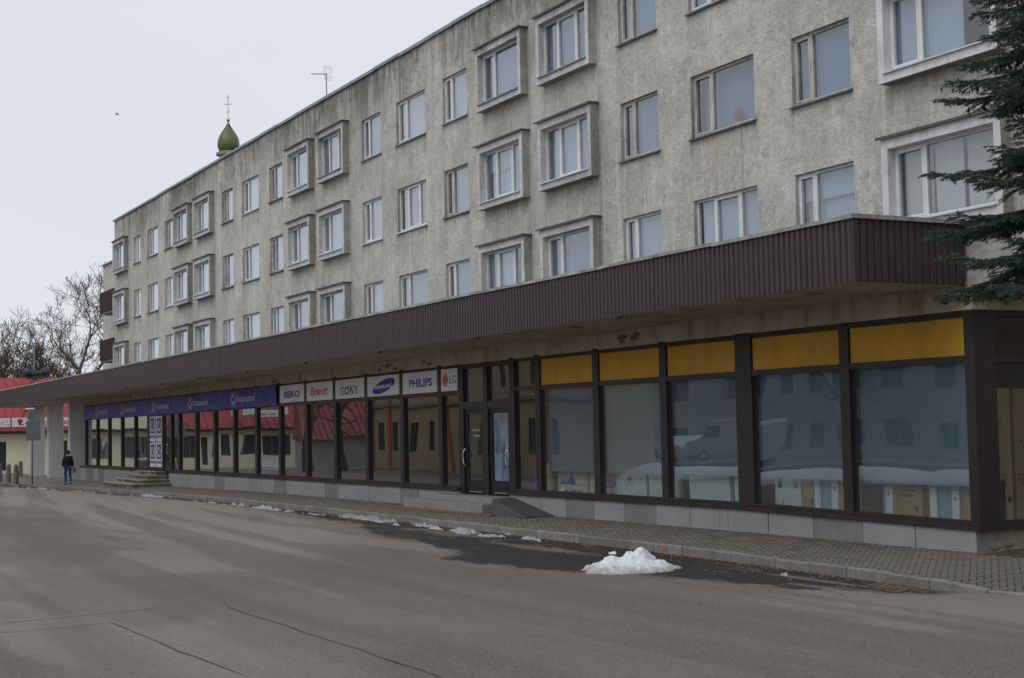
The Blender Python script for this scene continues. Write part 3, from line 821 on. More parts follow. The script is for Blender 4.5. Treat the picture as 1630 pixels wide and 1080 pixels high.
for i, (a, b) in enumerate(BAY):
    for r, (z0, z1) in enumerate(ORI):
        m = MB(); y0 = YW - PROJ
        ia, ib, ic, id_ = a + .16, b - .16, z0 + .19, z1 - .2
        wall_with_openings(m, a, b, z0, z1, [(ia, ib, ic, id_)], mapY(y0), PROJ + .06, 0)
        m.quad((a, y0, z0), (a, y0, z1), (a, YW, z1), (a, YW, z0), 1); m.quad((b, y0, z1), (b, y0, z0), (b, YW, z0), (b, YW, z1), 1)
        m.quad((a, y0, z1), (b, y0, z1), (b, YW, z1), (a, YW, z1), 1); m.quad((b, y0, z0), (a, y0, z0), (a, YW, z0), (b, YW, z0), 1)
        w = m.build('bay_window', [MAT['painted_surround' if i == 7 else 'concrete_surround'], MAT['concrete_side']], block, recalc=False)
        L = 3 if (i, r) in ((4, 0), (5, 1), (5, 2), (6, 0), (6, 1)) else 2
        y = YW - .045
        f, spans = glazing(None, ia, ib, ic + .02, id_, y, L, None)
        f.build('window_frame', MAT['white_frame'], w)
        panes(w, spans, ic + .02, id_, y + .035, L)
        sl = MB(); sl.hexa([(ia - .03, y0 - .05, ic - .03), (ib + .03, y0 - .05, ic - .03), (ib, y, ic + .01), (ia, y, ic + .01), (ia - .03, y0 - .05, ic + .0), (ib + .03, y0 - .05, ic + .0), (ib, y, ic + .035), (ia, y, ic + .035)])
        sl.build('sill', MAT['white_sill' if i in (3, 7) or r == 1 else 'zinc'], w)
        fl = MB(); fl.box(a - .07, b + .07, y0 - .07, YW, z1 + .003, z1 + .03); fl.box(a - .07, b + .07, y0 - .075, y0 - .066, z1 - .02, z1 + .03)
        fl.build('flashing', MAT['dark_zinc'], w)
        st = 'net' if i < 3 else styles[(i * 4 + r * 5) % len(styles)]
        if (i, r) in ((5, 0), (6, 0), (6, 2), (3, 2), (4, 2)): st = 'dim'
        if (i, r) == (7, 2): st = 'cream'
        if (i, r) == (7, 1): st = 'half'
        dress(w, ia, ib, ic, id_, y + .16, st)

# tan strips where the render has washed off below two windows
for x, zt, zb in ((-30.2, 8.6, 7.3), (-29.35, 8.6, 7.3), (-26.55, 8.6, 7.28), (-25.62, 8.6, 7.28)):
    m = MB(); w = .02 if x < -29 else .04; n = 9
    L = [(x + .006 * math.sin(k * 1.7), zt - (zt - zb) * k / n, w * (.6 + .5 * random.random())) for k in range(n + 1)]
    for p, q in zip(L[:-1], L[1:]):
        m.quad((q[0] - q[2], YW - .003, q[1]), (q[0] + q[2], YW - .003, q[1]), (p[0] + p[2], YW - .003, p[1]), (p[0] - p[2], YW - .003, p[1]))
    m.build('bare_strip', MAT['bare_render'], block, recalc=False)

# lower end wing with balconies at the far end of the block
wg = MB(); wg.box(-90.8, XL - .02, 19.9, 30, 0, 12.6)
wgo = wg.build('end_wing', MAT['stucco'], block)
wc = MB(); wc.box(-90.9, XL - .01, 19.8, 30, 12.6, 12.68); wc.build('coping', MAT['zinc'], wgo)
for zb, zt in ((9.62, 10.72), (6.85, 7.95)):
    b_ = MB(); x0, x1, y0 = -88.3, -84.1, 19.2
    b_.box(x0, x1, y0, 19.9, zb - .16, zb)
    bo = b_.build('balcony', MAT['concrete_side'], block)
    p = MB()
    n = 40
    for k in range(n):
        xa, xb = x0 + (x1 - x0) * k / n, x0 + (x1 - x0) * (k + 1) / n; dy = .03 if k % 2 else 0
        p.box(xa, xb, y0 - .06 - dy, y0 - .02, zb - .05, zt)
    for k in range(8):
        ya, yb = y0 - .02 + .7 * k / 8, y0 - .02 + .7 * (k + 1) / 8; dx = .03 if k % 2 else 0
        p.box(x1 + .01, x1 + .05 + dx, ya, yb, zb - .05, zt)
    p.build('railing_sheet', MAT['maroon_sheet'], bo)

# ---------------------------------------------------------------- canopy
YC, CB, CT = 16.42, 4.63, 5.70
CXL, CXR = -112.0, -19.26
cm = MB(); cm.box(CXL + .06, CXR - .06, YC + .06, YW - .004, CB + .06, CT - .05)
cm.box(CXL + .06, XL, YW + .0, 19.7, CB + .06, CT - .05)
canopy = cm.build('canopy', MAT['dark_zinc'], block)
def rib_sheet(n, pitch, z0, z1):                            # trapezoid ribs, faces -Y, starts at x = 0
    m = MB(); prof = []
    for k in range(n):
        x = k * pitch; prof += [(x, 0), (x + pitch * .56, 0), (x + pitch * .68, .032), (x + pitch * .88, .032)]
    prof.append((n * pitch, 0))
    o = 0
    for (xa, ya), (xb, yb) in zip(prof[:-1], prof[1:]):
        m.quad((xa, ya, z0), (xb, yb, z0), (xb, yb, z1), (xa, ya, z1))
    return m
P, NR = .15, 8
sh = rib_sheet(NR, P, CB - .02, CT).mesh('fascia_sheet', MAT['brown_sheet'], recalc=False)
x = CXR
while x > CXL:
    o = obj('fascia_sheet', sh, canopy); o.location = (x - NR * P + random.uniform(-.003, .003), YC + random.uniform(-.002, .002), random.uniform(-.004, .004)); x -= NR * P
for k in range(2):
    o = obj('fascia_sheet', sh, canopy); o.location = (CXR + .0 - .0, YC + k * NR * P + .03, 0); o.rotation_euler = (0, 0, R(90))
cb = MB(); cb.box(CXR - .03, CXR + .012, YC - .012, YC + .03, CB - .02, CT); cb.build('corner_trim', MAT['brown_sheet'], canopy)
cp = MB(); x = CXR + .03
while x > CXL:
    x1 = x - 2.0; j = random.uniform(-.006, .01)
    cp.box(x1 + .004, x, YC - .035, YC + .3, CT + j, CT + .03 + j); cp.box(x1 + .004, x, YC - .04, YC - .028, CT - .035 + j, CT + .03 + j); x = x1
cp.box(CXR - .25, CXR + .035, YC - .03, YW - .01, CT + .012, CT + .04); cp.box(CXR + .027, CXR + .04, YC - .03, YW - .01, CT - .035, CT + .04)
cp.build('edge_cap', MAT['cap_rust'], canopy)
x = CXR - .04
while x > CXL:                                              # soffit boards run along the canopy
    x1 = max(x - 3.0, CXL)
    for a, b in ((YC + .05, YC + .86), (YC + .87, YC + 1.68), (YC + 1.69, YW - .004)):
        s1 = MB(); j = random.uniform(0, .02); s1.box(x1 + .01, x, a, b, CB + j, CB + .05)
        s1.build('soffit_board', MAT['soffit_board'], canopy, recalc=False)
    x = x1
for x in (-26.64, -33.32, -39.6, -45.77, -51.9, -58, -63.97, -70.08, -76.3, -82.5, -88.7, -95):
    d = MB(); d.tube([(x, YC + .12, CB + .05), (x, YC - .03, CB - .05)], .045, 10); d.build('drain_spout', MAT['dark_trim'], canopy)
for x, y in ((-24.9, 17.2), (-21.5, 17.4), (-30, 17.3)):
    d = MB(); d.box(x - .12, x + .12, y - .12, y + .12, CB - .025, CB - .002); d.build('hatch_plate', MAT['cap_rust'], canopy)

# ---------------------------------------------------------------- columns of the arcade
for x in (-93.2, -100.0, -106.5):
    c_ = MB(); c_.box(x - .25, x + .25, 18.35, 19.3, gz(x) - .2, CB + .06)
    c_.build('column', MAT['column_plaster'], block, bevel=.015)

# ---------------------------------------------------------------- shop front
def sill_z(x): return float(np.interp(x, [-92, -56, -26, -19], [.74, .70, .62, .50]))
def head_z(x): return float(np.interp(x, [-92, -56, -39, -19], [4.33, 4.33, 4.28, 4.2]))
def tran_z(x): return float(np.interp(x, [-92, -56, -39, -19], [3.5, 3.47, 3.42, 3.36]))
b_ = MB(); b_.sbox(-91.6, -19.2, YW, YW + .35, head_z(-91.6), head_z(-19.2), 4.628, 4.626)
beam = b_.build('lintel_beam', MAT['beam_plaster'], block)
for cx, n, spread in ((-30.4, 8, .5), (-44.9, 6, .8), (-41.9, 3, .35), (-56.3, 2, .4)):
    m = MB()
    for k in range(n):
        x, z = cx + random.uniform(-spread, spread), random.uniform(4.33, 4.5); q = random.uniform(.06, .2)
        pts = [(x + q * 1.5 * math.cos(t) * random.uniform(.6, 1), YW - .004 - .004 * (k % 3), z + q * .42 * math.sin(t) * random.uniform(.6, 1)) for t in np.linspace(0, 2 * math.pi, 9)[:-1]]
        m.poly(pts, (0, .02, 0))
    m.build('spalled_patch', MAT['rust_spall'], beam)
YG = YW + .085
def bar(m, x0, x1, z0, z1, y0=YW, y1=YW + .16): m.box(x0, x1, y0, y1, z0, z1)
plain = [-91.34, -88.22, -85.19, -82.11, -79.1, -76.35]
bays = list(zip(plain[:-1], plain[1:])) + [(-71.89, -70.46), (-70.46, -67.55), (-67.55, -64.62), (-64.62, -61.74), (-61.74, -58.73), (-58.73, -55.8), (-55.8, -52.79), (-52.79, -49.82), (-49.82, -46.86), (-46.86, -43.9), (-43.9, -41.02), (-41.02, -39.6),
        (-36.36, -34.9), (-34.9, -31.9), (-31.9, -28.89), (-28.89, -25.82), (-25.82, -22.59), (-22.59, -19.42)]
HW = .135                                                   # half a mullion
for k, (a, b) in enumerate(bays):
    hb = .28 if abs(b + 25.82) < .01 else HW
    ha = .28 if abs(a + 25.82) < .01 else HW
    if k == len(bays) - 1: hb = .0
    m = MB(); z0a, z0b, z1a, z1b = sill_z(a), sill_z(b), head_z(a), head_z(b)
    m.sbox(a - ha if k == 0 or abs(a - bays[k - 1][1]) > .01 else a, a + ha, YW, YW + .16, z0a, z0a, z1a, z1a)
    m.sbox(b - hb, b, YW, YW + .16, z0b, z0b, z1b, z1b) if hb else None
    xa, xb = a + ha, b - hb
    m.sbox(xa, xb, YW + .012, YW + .15, z1a - .12, z1b - .12, z1a, z1b)
    m.sbox(xa, xb, YW + .012, YW + .15, tran_z(a) - .06, tran_z(b) - .06, tran_z(a) + .06, tran_z(b) + .06)
    m.sbox(xa, xb, YW + .012, YW + .15, z0a, z0b, z0a + .07, z0b + .07)
    w = m.build('shop_window', MAT['shop_frame'], block)
    p = MB(); p.quad((xa, YG, z0a + .07), (xb, YG, z0b + .07), (xb, YG, tran_z(b) - .06), (xa, YG, tran_z(a) - .06)); p.build('pane', MAT['shop_glass' if k >= len(bays) - 5 else 'clear_shop_glass'], w, recalc=False)
    p = MB()
    if k >= len(bays) - 5:
        p.sbox(xa + .01, xb - .01, YW + .05, YW + .075, tran_z(a) + .06, tran_z(b) + .06, z1a - .12, z1b - .12); p.build('transom_panel', MAT['yellow_panel'], w)
    else:
        p.quad((xa, YG, tran_z(a) + .06), (xb, YG, tran_z(b) + .06), (xb, YG, z1b - .12), (xa, YG, z1a - .12)); p.build('transom_pane', MAT['shop_glass'], w, recalc=False)
# corner post and the return towards the back
m = MB(); m.box(-19.42, -19.2, YW - .003, YW + .5, .48, 4.2); corner = m.build('corner_post', MAT['shop_frame'], block)
rw = MB(); x = -19.2
for y0, y1 in ((YW + .5, 21.6), (21.6, 24.2)):
    rw.box(x - .14, x - .01, y0, y1, .5, .57); rw.box(x - .14, x - .01, y0, y1, 4.08, 4.2); rw.box(x - .14, x - .01, y0, y1, 3.3, 3.42)
    rw.box(x - .15, x, y1 - .12, y1, .5, 4.2)
w = rw.build('shop_window', MAT['shop_frame'], block)
for za, zb in ((.57, 3.3), (3.42, 4.08)):
    p = MB(); p.quad((x - .08, YW + .5, za), (x - .08, 24.1, za), (x - .08, 24.1, zb), (x - .08, YW + .5, zb)); p.build('pane', MAT['shop_glass'], w, recalc=False)
rb = MB(); rb.box(-19.5, -19.203, 24.2, YW + 12, 0, 4.62); rb.box(-19.5, -19.2, YW + .36, 24.2, 4.2, 4.62)
rb.build('return_wall', MAT['beam_plaster'], block)
m = MB(); m.box(-19.6, -19.22, YW + .0, 26, -.2, .42)
rubb = m.build('rubble_base', MAT['rubble'], block)
for k in range(16):
    q = MB(); cy, cz_, s1 = 19.05 + random.random() * 3, random.uniform(.02, .26), random.uniform(.07, .16)
    q.lathe([(0.001, -s1 * .6), (s1 * .8, -s1 * .4), (s1, 0), (s1 * .7, s1 * .5), (.001, s1 * .62)], 7)
    q.v = [(-19.22 + a * .35, cy + b * 1.3 + .02 * math.sin(9 * a + k), cz_ + c + .02 * math.sin(8 * b)) for a, b, c in q.v]
    q.build('stone', MAT['rubble'], rubb)

# ledge and stone-clad base
for a, b in ((-92.3, -76.3), (-71.9, -39.62), (-36.4, -19.31)):
    m = MB(); n = max(1, int((b - a) / 3))
    for k in range(n):
        xa, xb = a + (b - a) * k / n, a + (b - a) * (k + 1) / n
        m.sbox(xa, xb, YW - .16, YW + .2, sill_z(xa) - .075, sill_z(xb) - .075, sill_z(xa) - .002, sill_z(xb) - .002)
    m.build('ledge', MAT['shop_frame'], block)
m = MB(); m.box(-19.3, -19.08, YW - .16, 26, .43, .497); m.build('ledge', MAT['shop_frame'], block)
core = MB()
for a, b in ((-92.3, -76.3), (-71.9, -39.62), (-36.4, -19.21)): core.sbox(a, b, YW - .06, YW + .2, -.3, -.3, sill_z(a) - .08, sill_z(b) - .08)
plinth = core.build('plinth', MAT['slab_dark'], block)
J = [[-92.3, -90.6, -88.56, -87.2, -85.8, -83.04, -80.35, -78.2, -76.3], [-71.9, -70.1, -68.19, -66.2, -64.17, -62.77, -60.9, -59.39, -57.7, -56.16, -54.71, -52.7, -50.58, -49.29, -47.89, -46.54, -45.2, -43.86, -42.45, -41.1, -39.62],
     [-36.4, -34.66, -33.31, -31.91, -30.51, -29.13, -27.76, -26.67, -26.36, -24.96, -23.54, -22.08, -20.68, -19.2]]
DARK = {-90.6, -87.2, -64.17, -56.16, -50.58, -43.86, -33.31, -30.51, -23.54}
for seg_ in J:
    for a, b in zip(seg_[:-1], seg_[1:]):
        m = MB(); j = random.uniform(-.008, .008); g1 = random.uniform(.006, .014)
        m.sbox(a + g1, b - g1, YW - .11 + j, YW - .065, gz(a) - .08, gz(b) - .08, sill_z(a) - .08, sill_z(b) - .08)
        t = 'slab_dark' if a in DARK else random.choice(['slab_grey', 'slab_light', 'slab_light'])
        m.build('plinth_slab', MAT[t], plinth, bevel=.006)

# doors of the middle shop
m = MB()
for a, b in ((-39.68, -39.42), (-38.1, -37.86), (-36.5, -36.36)): m.box(a, b, YW + .002, YW + .18, .5, 4.16)
m.box(-39.6, -36.36, YW + .01, YW + .17, 2.93, 3.14); m.box(-39.6, -36.36, YW + .01, YW + .17, 4.1, 4.285)
ds = m.build('door_surround', MAT['shop_frame'], block)
for a, b in ((-39.42, -38.1), (-37.86, -36.5)):
    p = MB(); p.quad((a, YG, 3.14), (b, YG, 3.14), (b, YG, 4.1), (a, YG, 4.1)); p.build('transom_pane', MAT['shop_glass'], ds, recalc=False)
def door(a, b, z0, z1, hx, kick=.4):
    m = MB(); y0, y1 = YW + .05, YW + .11
    m.box(a + .02, a + .2, y0, y1, z0 + .02, z1); m.box(b - .2, b - .02, y0, y1, z0 + .02, z1)
    m.box(a + .2, b - .2, y0, y1, z0 + .02, z0 + kick); m.box(a + .2, b - .2, y0, y1, z1 - .14, z1)
    d = m.build('door', MAT['door_frame'], block)
    p = MB(); p.quad((a + .2, y0 + .03, z0 + kick), (b - .2, y0 + .03, z0 + kick), (b - .2, y0 + .03, z1 - .14), (a + .2, y0 + .03, z1 - .14)); p.build('pane', MAT['shop_glass'], d, recalc=False)
    h = MB(); zc = z0 + 1.05; s = 1
    h.tube([(hx + s * .0, y0, zc + .24), (hx, y0 - .07, zc + .24), (hx - .05, y0 - .1, zc + .15), (hx - .06, y0 - .11, zc), (hx - .05, y0 - .1, zc - .15), (hx, y0 - .07, zc - .24), (hx, y0, zc - .24)], .018, 8)
    h.build('handle', MAT['chrome'], d, smooth=True)
    k = MB(); k.box(a + .25, b - .25, y0 - .006, y0 - .002, z0 + .06, z0 + .09); k.build('kick_strip', MAT['chrome'], d)
    return d
door(-39.42, -38.1, .5, 2.93, -39.3)
door(-37.86, -36.5, .5, 2.93, -36.62)
# door of the far shop, with its fixed side panel
m = MB()
for a, b in ((-76.35, -76.08), (-73.55, -73.3), (-72.05, -71.89)): m.box(a, b, YW + .002, YW + .18, .72, 4.28)
m.box(-76.3, -71.9, YW + .01, YW + .17, 3.38, 3.5); m.box(-76.3, -71.9, YW + .01, YW + .17, 4.2, 4.3); m.box(-76.1, -73.5, YW + .01, YW + .17, .7, .86)
ds = m.build('door_surround', MAT['shop_frame'], block)
p = MB(); p.quad((-76.1, YG, .8), (-73.5, YG, .8), (-73.5, YG, 4.2), (-76.1, YG, 4.2)); p.build('pane', MAT['shop_glass'], ds, recalc=False)
p = MB(); p.quad((-73.3, YG, 2.95), (-72.05, YG, 2.95), (-72.05, YG, 4.2), (-73.3, YG, 4.2)); p.build('transom_pane', MAT['shop_glass'], ds, recalc=False)
door(-73.3, -72.05, .7, 2.95, -72.35, .5)

# the inside of the shops
it = MB()
X0, X1, Y0, Y1 = -91.5, -19.34, YW + .2, 27.0
it.quad((X0, Y0, .12), (X1, Y0, .12), (X1, Y1, .12), (X0, Y1, .12)); it.quad((X0, Y0, 4.3), (X1, Y0, 4.3), (X1, Y1, 4.3), (X0, Y1, 4.3))
it.quad((X0, Y1, .12), (X1, Y1, .12), (X1, Y1, 4.3), (X0, Y1, 4.3))
for x in (X0, -55.8, -39.6, -36.4): it.quad((x, Y0, .12), (x, Y1, .12), (x, Y1, 4.3), (x, Y0, 4.3))
it.quad((-36.4, 25.5, .12), (X1, 25.5, .12), (X1, 25.5, 4.3), (-36.4, 25.5, 4.3))
it.build('shop_interior', MAT['interior'], block, recalc=False)
# blue roller blinds half drawn down behind the right-hand panes
for a, b, lo in ((-31.75, -29.05, 1.21), (-28.72, -26.15, 1.22), (-25.5, -22.9, 1.2), (-22.4, -19.62, 1.15), (-34.7, -32.1, 1.21)):
    m = MB(); m.box(a - .02, b + .1, YW + .22, YW + .225, lo, 4.0); m.build('roller_blind', MAT['blind_fabric'], block)

# ================================================================ SIGNS ON THE SHOP FRONT
F_ = mapY(YW)
def scribble(mb, s0, s1, z0, z1, mp, d, mi=0, rows=1, n=9):   # print too small to read: a row of strokes
    for r in range(rows):
        za = z0 + (z1 - z0) * r / rows; zb = za + (z1 - z0) / rows * .62; s = s0
        while s < s1 - 1e-4:
            w = min((s1 - s0) / n * random.uniform(.45, .95), s1 - s); k = random.random()
            if k < .85: mb.quad(mp(s, d, za), mp(s + w * .55, d, za), mp(s + w * .55, d, zb), mp(s, d, zb), mi)
            if k < .5: mb.quad(mp(s + w * .3, d, (za + zb) / 2), mp(s + w, d, (za + zb) / 2), mp(s + w, d, zb), mp(s + w * .3, d, zb), mi)
            s += w * 1.25
def brand_panel(a, b, label, draw):
    a, b = a + HW + .02, b - HW - .02
    z0, z1 = tran_z(b) + .07, head_z(b) - .13
    m = MB(); m.box(a, b, YW - .02, YW + .03, z0, z1)
    o = tag(m.build('shop_sign', MAT['sign_white'], None, bevel=.005), label, 'sign', 'white sign panels above the shop windows')
    draw(o, a, b, z0, z1)
D1, D2 = -.024, -.028
def put(o, fn, mat):
    m = MB(); fn(m); m.build('lettering', MAT[mat], o, recalc=False)
def dr_beko(o, a, b, z0, z1): w = b - a; put(o, lambda m: letters(m, 'BEKO', a + .18 * w, a + .84 * w, z0 + .27 * (z1 - z0), z0 + .65 * (z1 - z0), F_, D1), 'ink_navy')
def dr_brandt(o, a, b, z0, z1): w = b - a; put(o, lambda m: letters(m, 'Brandt', a + .16 * w, a + .83 * w, z0 + .28 * (z1 - z0), z0 + .74 * (z1 - z0), F_, D1), 'ink_red')
def dr_sony(o, a, b, z0, z1):
    w, h = b - a, z1 - z0; s0, s1, c0, c1 = a + .17 * w, a + .82 * w, z0 + .2 * h, z0 + .62 * h
    def fn(m):
        H = c1 - c0; W = s1 - s0; t = .028; hv = .062
        def R_(x0, x1, y0, y1): m.quad(F_(s0 + x0 * W, D1, c0 + y0 * H), F_(s0 + x1 * W, D1, c0 + y0 * H), F_(s0 + x1 * W, D1, c0 + y1 * H), F_(s0 + x0 * W, D1, c0 + y1 * H))
        def P_(pts): m.add([F_(s0 + x * W, D1, c0 + y * H) for x, y in pts], [tuple(range(len(pts)))])
        # S
        for yc, a0, a1 in ((.74, R(20), R(275)), (.26, R(200), R(455))):
            disc(m, s0 + .115 * W, c0 + yc * H, .1 * W, .26 * H, F_, D1, inner=.55, a0=a0, a1=a1, n=14)
        R_(.19, .212, .66, .98); R_(.01, .032, .02, .34)
        # O
        disc(m, s0 + .38 * W, c0 + .5 * H, .13 * W, .5 * H, F_, D1, inner=.62, n=24)
        # N
        R_(.555, .59, 0, 1); R_(.705, .735, 0, 1); P_([(.555, 1), (.69, 0), (.735, 0), (.605, 1)]); R_(.525, .62, 0, .07); R_(.525, .6, .93, 1); R_(.675, .765, .93, 1)
        # Y
        R_(.865, .905, 0, .46); R_(.83, .94, 0, .07); P_([(.785, 1), (.83, 1), (.9, .46), (.86, .4)]); P_([(.965, 1), (.94, 1), (.865, .44), (.895, .42)]); R_(.765, .855, .93, 1); R_(.915, 1.0, .93, 1)
    put(o, fn, 'ink_black')
def dr_samsung(o, a, b, z0, z1):
    w, h = b - a, z1 - z0; c, z = a + .53 * w, z0 + .47 * h
    put(o, lambda m: disc(m, c, z, .36 * w, .30 * h, F_, D1, rot=R(9)), 'ink_navy')
    put(o, lambda m: letters(m, 'SAMSUNG', a + .25 * w, a + .79 * w, z0 + .34 * h, z0 + .52 * h, F_, D2, dz=.05 * h), 'sign_white')
def dr_philips(o, a, b, z0, z1): w, h = b - a, z1 - z0; put(o, lambda m: letters(m, 'PHILIPS', a + .2 * w, a + .87 * w, z0 + .28 * h, z0 + .68 * h, F_, D1), 'ink_blue')
def dr_lg(o, a, b, z0, z1):
    w, h = b - a, z1 - z0; c, z = a + .27 * w, z0 + .5 * h; r = .18 * w
    put(o, lambda m: disc(m, c, z, r, .29 * h, F_, D1), 'ink_red')
    def fn(m):
        disc(m, c, z, r * .8, .235 * h, F_, D2, inner=.86, a0=R(30), a1=R(355), n=24)
        m.quad(F_(c - .09 * r, D2, z - .1 * h), F_(c + .05 * r, D2, z - .1 * h), F_(c + .05 * r, D2, z + .12 * h), F_(c - .09 * r, D2, z + .12 * h))
        m.quad(F_(c - .09 * r, D2, z - .1 * h), F_(c + .3 * r, D2, z - .1 * h), F_(c + .3 * r, D2, z - .075 * h), F_(c - .09 * r, D2, z - .075 * h))
    put(o, fn, 'sign_white')
    put(o, lambda m: letters(m, 'LG', a + .55 * w, a + .95 * w, z0 + .33 * h, z0 + .68 * h, F_, D1), 'ink_grey')
for (a, b), lab, fn in zip(bays[11:17], ('white transom sign with dark blue block capitals, nearest the blue banner', 'white transom sign with slanted red lettering', 'white transom sign with black serif capitals',
                                         'white transom sign with white letters on tilted blue oval', 'white transom sign with tall bright blue capitals', 'narrow white transom sign with round red emblem, beside the door'),
                           (dr_beko, dr_brandt, dr_sony, dr_samsung, dr_philips, dr_lg)):
    brand_panel(a, b, lab, fn)

# blue banner along the far shop
bn = empty('banner', (-73.6, YW - .05, 3.5)); tag(bn, 'long blue fabric banner with pale logos above the far shop windows', 'banner')
bx = [-91.4, -87.9, -84.4, -80.9, -77.6, -74.3, -71.0, -67.5, -64.2, -60.6, -57.9, -55.94]
for a, b in zip(bx[:-1], bx[1:]):
    m = MB(); nx_, nz_ = 14, 5
    V_ = []
    for i in range(nx_ + 1):
        for j in range(nz_ + 1):
            x = a + (b - a) * i / nx_; z = 3.46 + .78 * j / nz_ + (.015 * math.sin(x * 2.3) if j == 0 else 0)
            V_.append((x, YW - .055 - .02 * math.sin(x * 1.9 + j * .5) * (1 - j / nz_ * .6) - .012 * math.sin(x * 5.1 + j), z))
    m.add(V_, [(i * (nz_ + 1) + j, (i + 1) * (nz_ + 1) + j, (i + 1) * (nz_ + 1) + j + 1, i * (nz_ + 1) + j + 1) for i in range(nx_) for j in range(nz_)])
    m.build('banner_panel', MAT['banner_blue'], bn, smooth=True, recalc=False)
m = MB(); m.box(-91.5, -55.9, YW - .05, YW - .01, 4.22, 4.26); m.build('batten', MAT['dark_trim'], bn)
DB = -.1
for x in (-61.75, -68.4, -75.1, -81.7, -88.1):
    m = MB(); w, z0, z1 = .66, 3.58, 4.1
    for q in ((x, x + w, z0, z0 + .025), (x, x + w, z1 - .025, z1), (x, x + .03, z0, z1), (x + w - .03, x + w, z0, z1)):
        m.quad(F_(q[0], DB, q[2]), F_(q[1], DB, q[2]), F_(q[1], DB, q[3]), F_(q[0], DB, q[3]))
    disc(m, x + w / 2, (z0 + z1) / 2, .26, .2, F_, DB, inner=.66, a0=R(65), a1=R(395), n=18)
    m.quad(F_(x + .27, DB - .002, z1 - .18), F_(x + .33, DB - .002, z1 - .18), F_(x + .37, DB - .002, z1 - .05), F_(x + .31, DB - .002, z1 - .05))
    letters(m, 'Kodumasinad', x + .78, x + 3.22, 3.7, 4.0, F_, DB)
    m.build('lettering', MAT['banner_print'], bn, recalc=False)

# four printed boards filling the side panel of the far door
for i, (a, b) in enumerate(((-76.02, -74.95), (-74.78, -73.6))):
    for j, (z0, z1) in enumerate(((2.12, 3.36), (.86, 2.06))):
        m = MB(); m.box(a, b, YW + .03, YW + .06, z0, z1)
        o = tag(m.build('poster_board', MAT['sign_white']), '%s %s white poster board with blue ring emblem beside the far shop door' % (('upper', 'lower')[j], ('left', 'right')[i]), 'poster', 'poster boards beside the far shop door')
        w, h = b - a, z1 - z0
        def fn(m):
            x0, x1, c0, c1 = a + .17 * w, b - .17 * w, z0 + .33 * h, z0 + .93 * h
            m.quad(F_(x0, .026, c0), F_(x1, .026, c0), F_(x1, .026, c1), F_(x0, .026, c1))
            m.quad(F_(a + .06 * w, .026, z0 + .15 * h), F_(b - .06 * w, .026, z0 + .15 * h), F_(b - .06 * w, .026, z0 + .24 * h), F_(a + .06 * w, .026, z0 + .24 * h))
        put(o, fn, 'ink_navy')
        put(o, lambda m: (disc(m, (a + b) / 2, z0 + .62 * h, .24 * w, .22 * h, F_, .022, inner=.62, a0=R(70), a1=R(400), n=20), scribble(m, a + .12 * w, b - .12 * w, z0 + .17 * h, z0 + .23 * h, F_, .022)), 'sign_white')
        put(o, lambda m: m.quad(F_(a + .52 * w, .018, z0 + .66 * h), F_(a + .58 * w, .018, z0 + .64 * h), F_(a + .66 * w, .018, z0 + .84 * h), F_(a + .6 * w, .018, z0 + .86 * h)), 'ink_red')
# blue sticker low on the pane beside the first sign
m = MB(); m.box(-58.45, -56.0, YW + .095, YW + .1, .78, 1.35)
o = tag(m.build('window_sticker', MAT['ink_blue']), 'blue printed sticker low in the window under the banner end', 'sticker')
put(o, lambda m: letters(m, 'Kodumasinad', -58.2, -56.2, .95, 1.2, F_, .092), 'banner_print')
# poster filling the right-hand glass of the middle door
m = MB(); m.box(-37.64, -36.72, YW + .088, YW + .092, .92, 2.78)
o = tag(m.build('door_poster', MAT['door_poster']), 'blue and white printed poster behind the glass of the right shop door', 'poster')
put(o, lambda m: (m.quad(F_(-37.5, .084, 2.6), F_(-36.78, .084, 2.6), F_(-36.78, .084, 2.615), F_(-37.5, .084, 2.615)), scribble(m, -37.5, -36.78, 2.62, 2.76, F_, .084, n=7), scribble(m, -37.6, -36.76, 1.74, 1.88, F_, .084, n=6)), 'ink_orange')
m = MB(); scribble(m, -39.0, -38.5, 2.3, 2.37, F_, .076, n=5); scribble(m, -38.9, -38.5, 2.14, 2.21, F_, .076, n=4)
tag(m.build('door_notice', MAT['sign_white'], recalc=False), 'tiny white number print on the glass of the left shop door', 'notice')
m = MB(); m.box(-39.2, -39.12, YW + .07, YW + .076, 1.95, 2.25); tag(m.build('door_sticker', MAT['ink_blue']), 'small blue sticker at the glass edge of the left shop door', 'sticker')

# ================================================================ GOODS STANDING BEHIND THE RIGHT WINDOWS
def carton(x0, x1, z1, mat, name, label, cat, y=YW + .42, dep=.6, z0=.12, mark=None, tilt=0, cats=None, grp='goods stacked behind the shop windows'):
    m = MB(); m.hexa([(x0, y, z0), (x1, y, z0), (x1, y + dep, z0), (x0, y + dep, z0), (x0 + tilt, y, z1), (x1 + tilt, y, z1), (x1 + tilt, y + dep, z1), (x0 + tilt, y + dep, z1)])
    o = tag(m.build(name, MAT[mat], None, bevel=.008), label, cat, grp)
    if mark: mark(o, x0, x1, z0, z1, y)
    return o
def on(o, y, mat, fn, name='print'):
    m = MB(); fn(m, mapY(y - .003)); m.build(name, MAT[mat], o, recalc=False)
def mk_snow(o, x0, x1, z0, z1, y):          # square handling mark low down
    on(o, y, 'ink_grey', lambda m, F: disc(m, x0 + (x1 - x0) * .82, z0 + (z1 - z0) * .5, .05, .06, F, 0, n=8))
